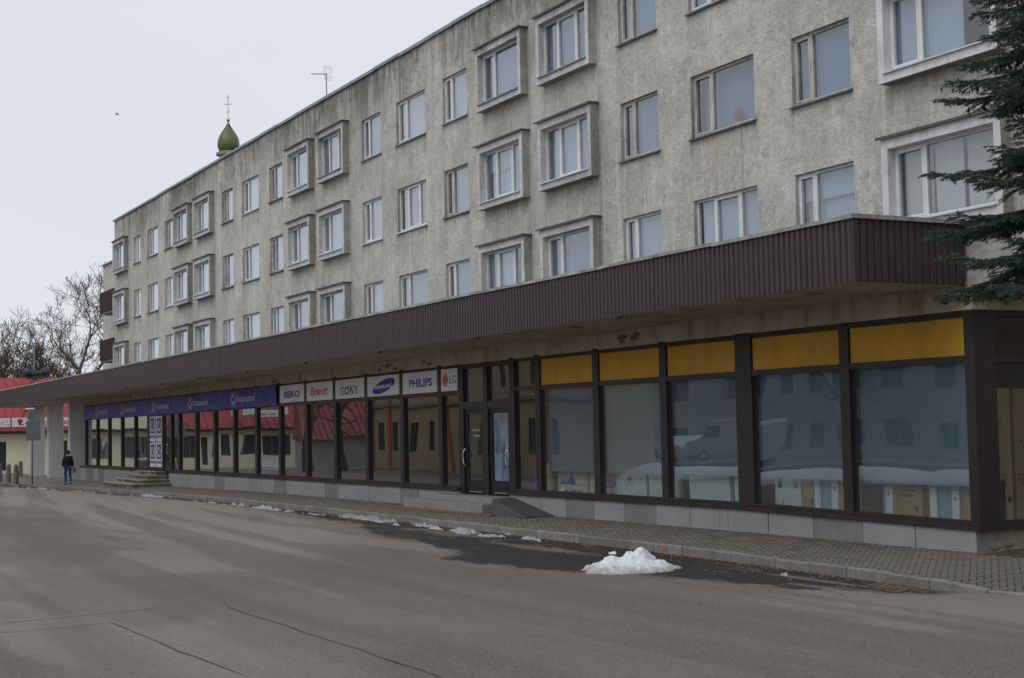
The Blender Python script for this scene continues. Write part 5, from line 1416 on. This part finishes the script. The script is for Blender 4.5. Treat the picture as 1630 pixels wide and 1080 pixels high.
for y in np.arange(MY0 - .2, 23.0, .62):
    if y < hy0: continue
    o = obj('roof_seam', sme, rf_); o.location = (EX, y, EZ + .0)
m = MB(); m.box(EX - .03, EX + .06, y0, y1, EZ - .2, EZ + .02); m.build('gutter', MAT['dark_trim'], mk)
m = MB(); m.box(XM, EX, y0, y1, EZ - .12, EZ - .1); m.box(XM - .001, XM + .09, MY0, MY1, 2.62, 2.85); m.build('cornice', MAT['cream_wall'], mk)
m = MB(); m.box(XM - .2, XM + .75, 7.8, 14.6, 2.9, 5.3); m.build('gable_block', MAT['cream_wall'], mk)
for y in (19.9, 21.5, 16, 24.5):
    l_ = MB(); l_.tube([(XM + .1, y - .12, 4.05), (XM + .75, y, 4.5)], .025, 6); l_.lathe([(.02, .05), (.09, 0), (.11, -.12), (.1, -.12)], 10, (XM + .8, y, 4.58)); l_.build('sign_lamp', MAT['dark_trim'], mk)
def hall_sign(a, b, z0, z1, label, fn):
    s_ = MB(); s_.box(XM + .45, XM + .55, a, b, z0, z1)
    o = tag(s_.build('hall_sign', MAT['sign_white'], None, bevel=.01), label, 'sign', 'white sign boards on the red-roofed hall'); fn(o)
FS = mapX(XM + .55)
def pr(o, mat, fn): m = MB(); fn(m); m.build('lettering', MAT[mat], o, recalc=False)
def sg1(o):
    pr(o, 'ink_red', lambda m: disc(m, 19.54, 3.78, .2, .17, FS, -.01)); pr(o, 'ink_black', lambda m: (m.quad(FS(19.44, -.02, 3.48), FS(19.56, -.02, 3.48), FS(19.6, -.02, 3.74), FS(19.44, -.02, 3.74)), m.quad(FS(19.5, -.02, 3.48), FS(19.82, -.02, 3.48), FS(19.82, -.02, 3.54), FS(19.5, -.02, 3.54)), m.quad(FS(19.9, -.02, 3.56), FS(20.2, -.02, 3.56), FS(20.2, -.02, 3.62), FS(19.9, -.02, 3.62)), letters(m, 'G', 21.28, 21.6, 3.42, 3.74, FS, -.012)))
    pr(o, 'ink_red', lambda m: letters(m, 'es', 22.62, 23.1, 3.5, 3.78, FS, -.012))
    pr(o, 'ink_red', lambda m: letters(m, 'w', 24.25, 24.6, 3.5, 3.78, FS, -.012))
hall_sign(18.97, 25.4, 3.34, 4.02, 'white sign board with red dot and black emblem behind the columns', sg1)
def sg0(o):
    pr(o, 'ink_red', lambda m: letters(m, 'o', 18.14, 18.3, 3.58, 3.74, FS, -.012)); pr(o, 'ink_grey', lambda m: (scribble(m, 18.4, 18.75, 3.5, 3.62, FS, -.012, n=3), disc(m, 18.62, 3.8, .05, .03, FS, -.012, n=8)))
hall_sign(16.3, 18.82, 3.34, 4.0, 'white sign board with small red letter at the left edge', sg0)
hall_sign(-1.9, 1.5, 3.95, 4.5, 'plain white sign board on the hall, seen only mirrored in the glass', lambda o: pr(o, 'ink_grey', lambda m: scribble(m, -1.5, .8, 4.1, 4.3, FS, -.012, n=12)))

# ================================================================ TREES
def bare_tree(name, x, y, h, label, seed, mat='bark', levels=6, spread=.55, grp='bare trees behind the hall', lean=0, trunk=.3, fork=.25, z0=-.3, density=1.0):
    rd = random.Random(seed)
    e_ = empty(name, (x, y, z0)); tag(e_, label, 'tree', grp)
    tr, cr_ = MB(), MB()
    def grow(p, d, L, r, lev):
        n = 4 if lev < 3 else 3
        pts, rs = [p.copy()], [r]; q = p.copy(); dd = d.copy()
        for k in range(n):
            dd = (dd + Vector((rd.gauss(0, .16), rd.gauss(0, .16), rd.gauss(.05, .1)))).normalized()
            q = q + dd * (L / n); pts.append(q.copy()); rs.append(max(r * (1 - .38 * (k + 1) / n), .015))
        (tr if lev < 2 else cr_).tube(pts, rs, 7 if lev < 2 else (5 if lev < 4 else 3), cap=False)
        if lev >= levels: return
        kids = 2 if lev == 0 else (3 if rd.random() < .55 * density else 2)
        for c_ in range(kids):
            ax = Vector((rd.gauss(0, 1), rd.gauss(0, 1), rd.gauss(0, .35))); ax = (ax - dd * ax.dot(dd)).normalized()
            a = rd.uniform(.28, .8) * spread / .55
            nd = (dd * math.cos(a) + ax * math.sin(a) + Vector((0, 0, .1))).normalized()
            grow(q, nd, L * rd.uniform(.62, .86), rs[-1] * rd.uniform(.62, .85), lev + 1)
        if lev >= 1:
            for c_ in range(2 if lev < levels - 2 else 3):
                i = rd.randrange(1, len(pts) - 1); ax = Vector((rd.gauss(0, 1), rd.gauss(0, 1), rd.gauss(.2, .5))).normalized()
                grow(pts[i], (dd * .5 + ax).normalized(), L * rd.uniform(.35, .55), rs[i] * .38, max(lev + 2, levels - 1) if lev + 2 <= levels else levels)
    grow(Vector((0, 0, 0)), Vector((lean, 0, 1)).normalized(), h * fork, trunk, 0)
    top = max(v[2] for v in tr.v + cr_.v); k = h / top
    for mb in (tr, cr_): mb.v = [(a * k, b * k, c_ * k) for a, b, c_ in mb.v]
    tr.build('trunk', MAT[mat], e_, smooth=True, local=True, recalc=False); cr_.build('crown', MAT[mat], e_, smooth=True, local=True, recalc=False)
bare_tree('bare_tree', -137, 28.9, 18.2, 'tall bare tree touching the balconies at the block end', 3, levels=7, trunk=.55, fork=.3)
bare_tree('bare_tree', -147, 27.3, 18.6, 'forked bare tree left of the one by the balconies', 8, levels=7, trunk=.6, fork=.26)
bare_tree('bare_tree', -146, 29.8, 15.5, 'slim bare tree between the two tall bare trees', 15, levels=6, trunk=.38, fork=.3)
bare_tree('bare_tree', -150, 23.6, 14.5, 'mossy bushy tree at the left picture edge', 21, 'mossy_bark', 6, .7, trunk=.4, fork=.2, density=1.3)
bare_tree('bare_tree', -156, 26.2, 13.5, 'olive brown tree rising over the red roof', 27, 'mossy_bark', 6, .75, trunk=.35, fork=.2, density=1.3)
bare_tree('bare_tree', -190, 37.0, 14.5, 'pale distant bare tree low between the trunks', 33, levels=7, trunk=.3, fork=.2)
bare_tree('bare_tree', -186, 32.0, 13.5, 'faint far bare tree behind the forked tree', 39, levels=7, trunk=.3, fork=.2)
bare_tree('bare_tree', -160, 30.5, 15.0, 'wide brown bare crown behind the slim tree', 71, 'mossy_bark', 7, .6, trunk=.4, fork=.25)
bare_tree('bare_tree', -158, 24.0, 15.5, 'brown bare crown cut by the left picture edge', 77, 'bark', 7, .6, trunk=.4, fork=.25)
bare_tree('bare_tree', -192, 28.0, 13.5, 'far bare tree beyond the mossy trees', 45, levels=7, trunk=.3, fork=.2)

# spruce at the corner
def spruce(x, y, H, R0, zlow):
    e_ = empty('spruce_tree', (x, y, 0)); tag(e_, 'dark green spruce reaching in from the right beside the canopy', 'tree')
    rd = random.Random(5)
    t = MB(); t.tube([(0, 0, -.2), (0, 0, 3), (.03, .02, 7), (0, 0, H)], [.2, .17, .11, .02], 10); t.build('trunk', MAT['spruce_bark'], e_, smooth=True, local=True)
    wood = MB(); NV, NF, TN = [], [], []
    def twig(p, d, L, tone):
        side = d.orthogonal().normalized(); up_ = d.cross(side)
        n = max(4, int(L / .011))
        for k in range(n):
            q = p + d * (L * (k + .5) / n); a = k * 2.399 + rd.random()
            out = (side * math.cos(a) + up_ * math.sin(a)); nd = (out * .85 + d * .65).normalized(); nl = rd.uniform(.03, .048)
            w = d.cross(out).normalized() * .008
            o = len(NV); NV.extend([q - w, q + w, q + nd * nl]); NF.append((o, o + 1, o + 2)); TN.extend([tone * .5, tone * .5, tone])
        q = p + d * L
        for k in range(4):
            a = k * 1.57; out = (side * math.cos(a) + up_ * math.sin(a)); nd = (out * .4 + d).normalized(); o = len(NV); w = side * .006
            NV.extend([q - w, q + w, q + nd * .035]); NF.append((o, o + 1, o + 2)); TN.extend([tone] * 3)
    z = zlow
    while z < H - .3:
        fr = (H - z) / (H - zlow); n = rd.randint(5, 7)
        for k in range(n):
            a = 2 * math.pi * (k + rd.random() * .7) / n; L = R0 * fr ** .6 * rd.uniform(.6, 1.04)
            # the far side and the side outside the picture carry the same branches
            p = Vector((0, 0, z + rd.uniform(-.2, .2))); d = Vector((math.cos(a), math.sin(a), rd.uniform(.05, .22))).normalized(); N = max(6, int(L / .14)); pts = [p.copy()]
            for i in range(N):
                q = i / N; d = (d + Vector((rd.gauss(0, .03), rd.gauss(0, .03), -.09 + .2 * q))).normalized(); p = p + d * (L / N); pts.append(p.copy())
            wood.tube(pts, [.03 * (1 - .85 * i / N) for i in range(N + 1)], 5, cap=False)
            for i in range(1, N + 1):
                q = i / N
                if q < .12: continue
                dd = (pts[i] - pts[i - 1]).normalized(); sd = Vector((-dd.y, dd.x, 0)).normalized()
                for s_ in (-1, 1):
                    for rep in range(3):
                        tl = (.5 * (1.12 - q) + .16) * rd.uniform(.65, 1.15) * min(1, L / 1.4)
                        td = (sd * s_ * rd.uniform(.6, 1.0) + dd * rd.uniform(.6, 1.0) + Vector((0, 0, rd.uniform(-.42, .02)))).normalized()
                        base = pts[i] - dd * rd.random() * .12
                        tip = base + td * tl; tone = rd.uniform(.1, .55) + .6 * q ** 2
                        wood.tube([base, tip], [.006, .003], 3, cap=False)
                        twig(base, td, tl, tone)
                        for sub in range(max(1, int(tl / .09))):
                            u = rd.uniform(.2, .95); sp = base + td * tl * u; s2 = (td * .8 + td.cross(Vector((0, 0, 1))).normalized() * rd.choice((-1, 1)) * .8 + Vector((0, 0, rd.uniform(-.35, .1)))).normalized()
                            twig(sp, s2, tl * rd.uniform(.2, .4), tone)
                twig(pts[i - 1], dd, (pts[i] - pts[i - 1]).length, .35)
        z += rd.uniform(.32, .46)
    wood.build('limb', MAT['spruce_bark'], e_, local=True, recalc=False)
    me = bpy.data.meshes.new('crown'); v = np.array([tuple(q) for q in NV]); f = np.array(NF)
    me.vertices.add(len(v)); me.vertices.foreach_set('co', v.ravel()); me.loops.add(f.size); me.loops.foreach_set('vertex_index', f.ravel()); me.polygons.add(len(f)); me.polygons.foreach_set('loop_start', np.arange(len(f)) * 3)
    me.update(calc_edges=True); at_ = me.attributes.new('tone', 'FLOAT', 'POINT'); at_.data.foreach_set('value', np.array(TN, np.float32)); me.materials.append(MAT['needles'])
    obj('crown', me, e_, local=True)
    print('spruce tris', len(f))
spruce(-14.9, 16.7, 12.5, 2.2, 4.2)

# ================================================================ ROOFTOP AND BEYOND
e_ = empty('church_tower', (-124.4, 37.9, 0)); tag(e_, 'green onion dome with cross rising behind the roof', 'church')
m = MB(); m.lathe([(1.6, 0), (1.6, 22), (.75, 22.4), (.72, 26.2)], 16); m.build('tower', MAT['column_plaster'], e_, local=True)
m = MB(); m.lathe([(.72, 26.2), (1.05, 26.3), (1.05, 26.5), (.85, 26.62)], 20); m.build('cornice', MAT['zinc'], e_, local=True)
m = MB(); m.lathe([(.68, 26.6), (.82, 26.78), (.92, 27.1), (.93, 27.4), (.84, 27.8), (.66, 28.15), (.42, 28.5), (.22, 28.8), (.1, 29.05), (.04, 29.25)], 28); m.build('onion_dome', MAT['dome_green'], e_, smooth=True, local=True)
m = MB()
for k in range(12):
    a = 2 * math.pi * k / 12; m.tube([(math.cos(a) * r, math.sin(a) * r, z) for r, z in ((.69, 26.6), (.83, 26.78), (.93, 27.1), (.94, 27.4), (.85, 27.8), (.67, 28.15), (.43, 28.5), (.23, 28.8), (.11, 29.05))], .012, 4)
m.build('dome_rib', MAT['dome_green'], e_, local=True)
m = MB(); m.lathe([(.001, 29.2), (.12, 29.26), (.17, 29.4), (.12, 29.54), (.001, 29.6)], 14); m.build('gilt_ball', MAT['gold'], e_, smooth=True, local=True)
m = MB(); q = .03; ang = Vector((math.cos(R(70)), math.sin(R(70)), 0))
m.tube([(0, 0, 29.5), (0, 0, 31.6)], .025, 6)
for z, L, dz in ((31.3, .14, 0), (30.75, .3, 0.02), (30.1, .13, .1)): m.tube([tuple(-ang * L + Vector((0, 0, z - dz))), tuple(ang * L + Vector((0, 0, z + dz)))], .025, 6)
m.build('cross', MAT['cross_metal'], e_, local=True)

e_ = empty('tv_antenna', (-54.4, 20.5, ROOF - .05)); tag(e_, 'thin television aerial standing on the roof edge', 'antenna')
m = MB(); m.tube([(0, 0, 0), (0, 0, 2.0)], .022, 8); m.build('mast', MAT['galvanised'], e_, local=True)
m = MB(); a0, a1 = Vector((0, 0, 1.97)), Vector((-.8, -.3, 2.12)); m.tube([a0, a1], .016, 6)
dr = (a1 - a0).normalized(); pd = dr.cross(Vector((0, 0, 1))).normalized()
for k in range(14):
    c_ = a0.lerp(a1, .1 + .9 * k / 13); m.tube([c_ - pd * .09, c_ + pd * .09], .006, 4)
m.build('boom', MAT['galvanised'], e_, local=True)
m = MB()
for s_ in (-1, 1):
    for k in range(4):
        z = 1.97 + s_ * (.06 + .07 * k); c_ = Vector((.06 + .03 * k, .03, z)); m.tube([c_ - pd * .2, c_ + pd * .2], .005, 4)
    for t in (-.18, .18): m.tube([Vector((.04, .02, 1.97)) + pd * t, Vector((.16, .04, 1.97 + s_ * .28)) + pd * t], .005, 4)
m.build('reflector', MAT['galvanised'], e_, local=True)

e_ = empty('bird', (-57.24, 13.1, 14.62), R(40)); tag(e_, 'small dark bird flying in the open sky', 'bird')
m = MB(); m.tube([(-.08, 0, 0), (-.04, 0, .0), (0, 0, .007), (.04, 0, .01), (.06, 0, .015), (.08, 0, .012)], [.005, .015, .02, .018, .011, .002], 8); m.build('body', MAT['feather'], e_, smooth=True, local=True)
for s_ in (-1, 1):
    m = MB(); m.add([(.03, s_ * .015, .01), (-.02, s_ * .015, .008), (-.025, s_ * .08, .05), (-.035, s_ * .15, .03), (.0, s_ * .1, .055), (.025, s_ * .075, .055)], [(0, 1, 2, 5), (5, 2, 3, 4)]); m.build('wing', MAT['feather'], e_, local=True)

# red ball plant on the inside sill of a middle-floor window
e_ = empty('ball_plant', (-26.02, YW + .22, 8.66)); tag(e_, 'round red ball plant in a window of the middle floor', 'plant')
m = MB(); m.lathe([(.05, 0), (.08, .12), (.075, .12), (.001, .11)], 12); m.build('pot', MAT['room'], e_, smooth=True, local=True)
m = MB(); m.tube([(0, 0, .1), (0, 0, .16)], .02, 6); m.build('stem', MAT['bark'], e_, local=True)
m = MB()
for i in range(11):
    for k in range(18):
        a, b = math.pi * i / 10, 2 * math.pi * k / 18; r = .15 * (1 + .05 * math.sin(7 * b + 3 * i)); m.v.append((r * math.sin(a) * math.cos(b), r * math.sin(a) * math.sin(b) * .5, .29 + r * math.cos(a)))
for i in range(10):
    for k in range(18): m.f.append((i * 18 + k, (i + 1) * 18 + k, (i + 1) * 18 + (k + 1) % 18, i * 18 + (k + 1) % 18)); m.m.append(0)
m.build('ball', MAT['plant_red'], e_, smooth=True, local=True)

# ================================================================ THE OTHER SIDE OF THE SQUARE (seen mirrored in the panes)
def plain_block(name, label, s0, s1, z1, mp, ops_, mat, depth, frame='white_frame', roof=None):
    e_ = empty(name, mp((s0 + s1) / 2, depth / 2, 0)); tag(e_, label, 'building')
    m = MB(); wall_with_openings(m, s0, s1, -.4, z1, ops_, mp, .18)
    m.quad(mp(s0, 0, -.4), mp(s0, 0, z1), mp(s0, depth, z1), mp(s0, depth, -.4)); m.quad(mp(s1, 0, z1), mp(s1, 0, -.4), mp(s1, depth, -.4), mp(s1, depth, z1)); m.quad(mp(s0, 0, z1), mp(s1, 0, z1), mp(s1, depth, z1), mp(s0, depth, z1)); m.quad(mp(s0, depth, -.4), mp(s0, depth, z1), mp(s1, depth, z1), mp(s1, depth, -.4))
    m.build('wall', MAT[mat], e_, recalc=False)
    for a, b, c_, d in ops_:
        f = MB(); t = .07
        def bx_(s_a, s_b, za, zb): f.hexa([mp(s_a, .1, za), mp(s_b, .1, za), mp(s_b, .16, za), mp(s_a, .16, za), mp(s_a, .1, zb), mp(s_b, .1, zb), mp(s_b, .16, zb), mp(s_a, .16, zb)])
        bx_(a, a + t, c_, d); bx_(b - t, b, c_, d); bx_(a + t, b - t, c_, c_ + t); bx_(a + t, b - t, d - t, d); bx_((a + b) / 2 - .03, (a + b) / 2 + .03, c_ + t, d - t)
        fo = f.build('window', MAT[frame], e_); p = MB(); p.quad(mp(a, .13, c_), mp(b, .13, c_), mp(b, .13, d), mp(a, .13, d)); p.build('pane', MAT['dark_pane'], fo, recalc=False)
    return e_
# annex with ribbed red roof
an = plain_block('annex', 'grey rendered annex with steep red roof across the square', -9.5, .9, 2.1, mapX(-104), [(-6.5, -5.4, .8, 1.8)], 'grey_render', 3.4)
m = MB(); m.quad((-103.6, -9.7, 2.05), (-103.6, 1.1, 2.05), (-107.5, .8, 5.4), (-107.5, -9.7, 5.4)); m.add([(-107.5, 1.1, 2.05), (-107.5, .8, 5.4), (-103.6, 1.1, 2.05)], [(0, 1, 2)]); m.quad((-107.5, 1.1, 2.05), (-107.5, -9.7, 2.05), (-107.5, -9.7, 5.4), (-107.5, .3, 5.4)); m.build('roof', MAT['old_red_roof'], an, recalc=False)
sm = MB(); sm.hexa([(0, -.03, 0), (0, .03, 0), (-3.9, .03, 3.35), (-3.9, -.03, 3.35), (0, -.03, .1), (0, .03, .1), (-3.9, .03, 3.45), (-3.9, -.03, 3.45)]); sme2 = sm.mesh('roof_seam', MAT['old_red_roof'])
for y in np.arange(-9.5, .4, .5):
    o = obj('roof_seam', sme2, an); o.matrix_parent_inverse = WM[an].inverted(); o.location = (-103.6, y, 2.06)
# yellow brick house with orange pilasters; faces the block (+Y). s = -x
bops = [(s_, s_ + 1.1, z, z + 1.9) for s_ in (70.2, 73.4, 76.6, 79.4, 86.3, 89.4, 93.4) for z in (1.0, 4.8)] + [(82.2, 83.4, .05, 2.3), (96.0, 97.2, 1.0, 2.9)]
bk = plain_block('brick_house', 'yellow brick house with orange pilasters across the square', 68, 98.4, 8.2, mapYp(-2.0), bops, 'yellow_brick', 4, 'dark_trim')
for s_ in (68.0, 71.7, 78, 84.6, 91.6, 94.9, 98.0):
    m = MB(); m.box(-s_ - .22, -s_ + .22, -1.99, -1.86, 0, 7.9); m.build('pilaster', MAT['orange_paint'], bk)
m = MB(); m.box(-98.6, -67.8, -2.0, -1.8, 3.9, 4.1); m.box(-98.6, -67.8, -2.0, -1.75, 7.9, 8.3); m.build('cornice', MAT['step_stone'], bk)
# grey office block set back behind the car park
gops = [(s_, s_ + 1.5, z, z + 1.6) for s_ in np.arange(47, 99, 3.1) for z in (1.0, 4.4, 7.6)]
plain_block('office_block', 'grey rendered office block set back behind the parking strip', 45, 100.5, 10, mapYp(-22), gops, 'grey_render', 12, 'sign_back')
# unseen house added past the corner so the side window mirrors something dark
plain_block('added_corner_house', 'unseen brown house added beyond the corner to darken the side shop window', -46, -22, 9, lambda s_, d, z: (-3 + d, -s_, z), [(s_, s_ + 1.3, z, z + 1.6) for s_ in (-43, -39, -35, -31, -27) for z in (1.0, 4.4)], 'step_edge', 9, 'sign_back')
# snow bank along the opposite kerb
lot = MB(); lot.box(-101, -44, -21.9, -9.5, -.33, .42); tag(lot.build('parking_lot', MAT['asphalt']), kind='structure')
m = MB(); nx_, ny_ = 150, 12
for i in range(nx_ + 1):
    x = -70 + 32 * i / nx_
    for j in range(ny_ + 1):
        v = j / ny_; y = -3.4 - 3.4 * v; h = .6 * math.sin(math.pi * v) ** .7 * min(1, i / 8, (nx_ - i) / 8) * (.6 + .7 * float(fbm(x * .6, v * 2, 17))); m.v.append((x, y, -.22 + h + .06 * float(fbm(x * 3, y * 3, 6))))
for i in range(nx_):
    for j in range(ny_): a = i * (ny_ + 1) + j; m.f.append((a, a + 1, a + ny_ + 2, a + ny_ + 1)); m.m.append(0)
tag(m.build('snow_bank', MAT['snow'], smooth=True), 'long bank of ploughed snow along the opposite kerb', 'snow bank')
# utility pole and trees on that side
e_ = empty('utility_pole', (-70.5, -7.2, -.3)); tag(e_, 'dark timber utility pole across the square', 'pole')
m = MB(); m.tube([(0, 0, 0), (0, 0, 9)], [.22, .15], 10); m.build('pole', MAT['bark'], e_, local=True)
m = MB(); m.box(-.5, .5, -.06, .06, 5.2, 5.32); m.box(-.9, .9, -.06, .06, 8.3, 8.42); m.build('crossarm', MAT['bark'], e_, local=True)
bare_tree('bare_tree', -99.5, 2.2, 9, 'bare tree in front of the annex across the square', 51, levels=5, trunk=.3, fork=.3, grp='bare trees across the square')
bare_tree('bare_tree', -94.6, 1.4, 9, 'bare tree beside the brick house across the square', 57, levels=5, trunk=.3, fork=.3, grp='bare trees across the square')
bare_tree('bare_tree', -58, -12, 10, 'bare tree in front of the office block', 63, levels=6, trunk=.3, fork=.25, grp='bare trees across the square')
# parked car and van
def vehicle(name, label, x, y, prof, glass_prof, w, mat, L):
    e_ = empty(name, (x, y, .42)); tag(e_, label, 'car' if name == 'parked_car' else 'van', 'vehicles parked across the square')
    m = MB(); m.poly([(a, -w, b) for a, b in prof], (0, 2 * w, 0)); m.build('body', MAT[mat], e_, bevel=.06, local=True)
    for s_ in (-1, 1):
        for gp in glass_prof:
            m = MB(); m.poly([(a, s_ * (w + .01) - .01, b) for a, b in gp], (0, .02, 0)); m.build('side_window', MAT['dark_pane'], e_, local=True)
        for wx in (-L * .3, L * .3):
            m = MB(); m.tube([(wx, s_ * (w - .18), .34), (wx, s_ * (w + .03), .34)], .34, 18); wo = m.build('wheel', MAT['rubber'], e_, local=True)
            m = MB(); m.tube([(wx, s_ * (w - .1), .34), (wx, s_ * (w + .04), .34)], .2, 14); m.build('rim', MAT['chrome'], wo, local=True)
    m = MB(); m.box(L / 2 - .06, L / 2 + .03, -w * .85, -w * .6, .75, 1.0); m.build('tail_light', MAT['ink_red'], e_, local=True)
    m = MB(); m.box(L / 2 - .06, L / 2 + .03, w * .6, w * .85, .75, 1.0); m.build('tail_light', MAT['ink_red'], e_, local=True)
    return e_
vehicle('parked_car', 'silver estate car parked across the square', -80.0, -15.5, [(-2.25, .3), (2.25, .3), (2.3, .9), (2.15, 1.1), (1.75, 1.62), (-.3, 1.65), (-1.1, 1.08), (-2.1, .92), (-2.3, .6)], [[(-.85, 1.1), (.35, 1.1), (.35, 1.54), (-.25, 1.54)], [(.45, 1.1), (1.75, 1.1), (1.5, 1.52), (.45, 1.54)]], .88, 'car_silver', 4.5)
vehicle('parked_van', 'pale grey panel van parked across the square', -73.6, -15.2, [(-2.6, .35), (2.6, .35), (2.65, 2.3), (2.5, 2.5), (-1.2, 2.5), (-1.9, 1.5), (-2.6, 1.2), (-2.7, .7)], [[(-1.75, 1.45), (-.8, 1.45), (-.8, 2.15), (-1.3, 2.15)]], .98, 'van_grey', 5.3)
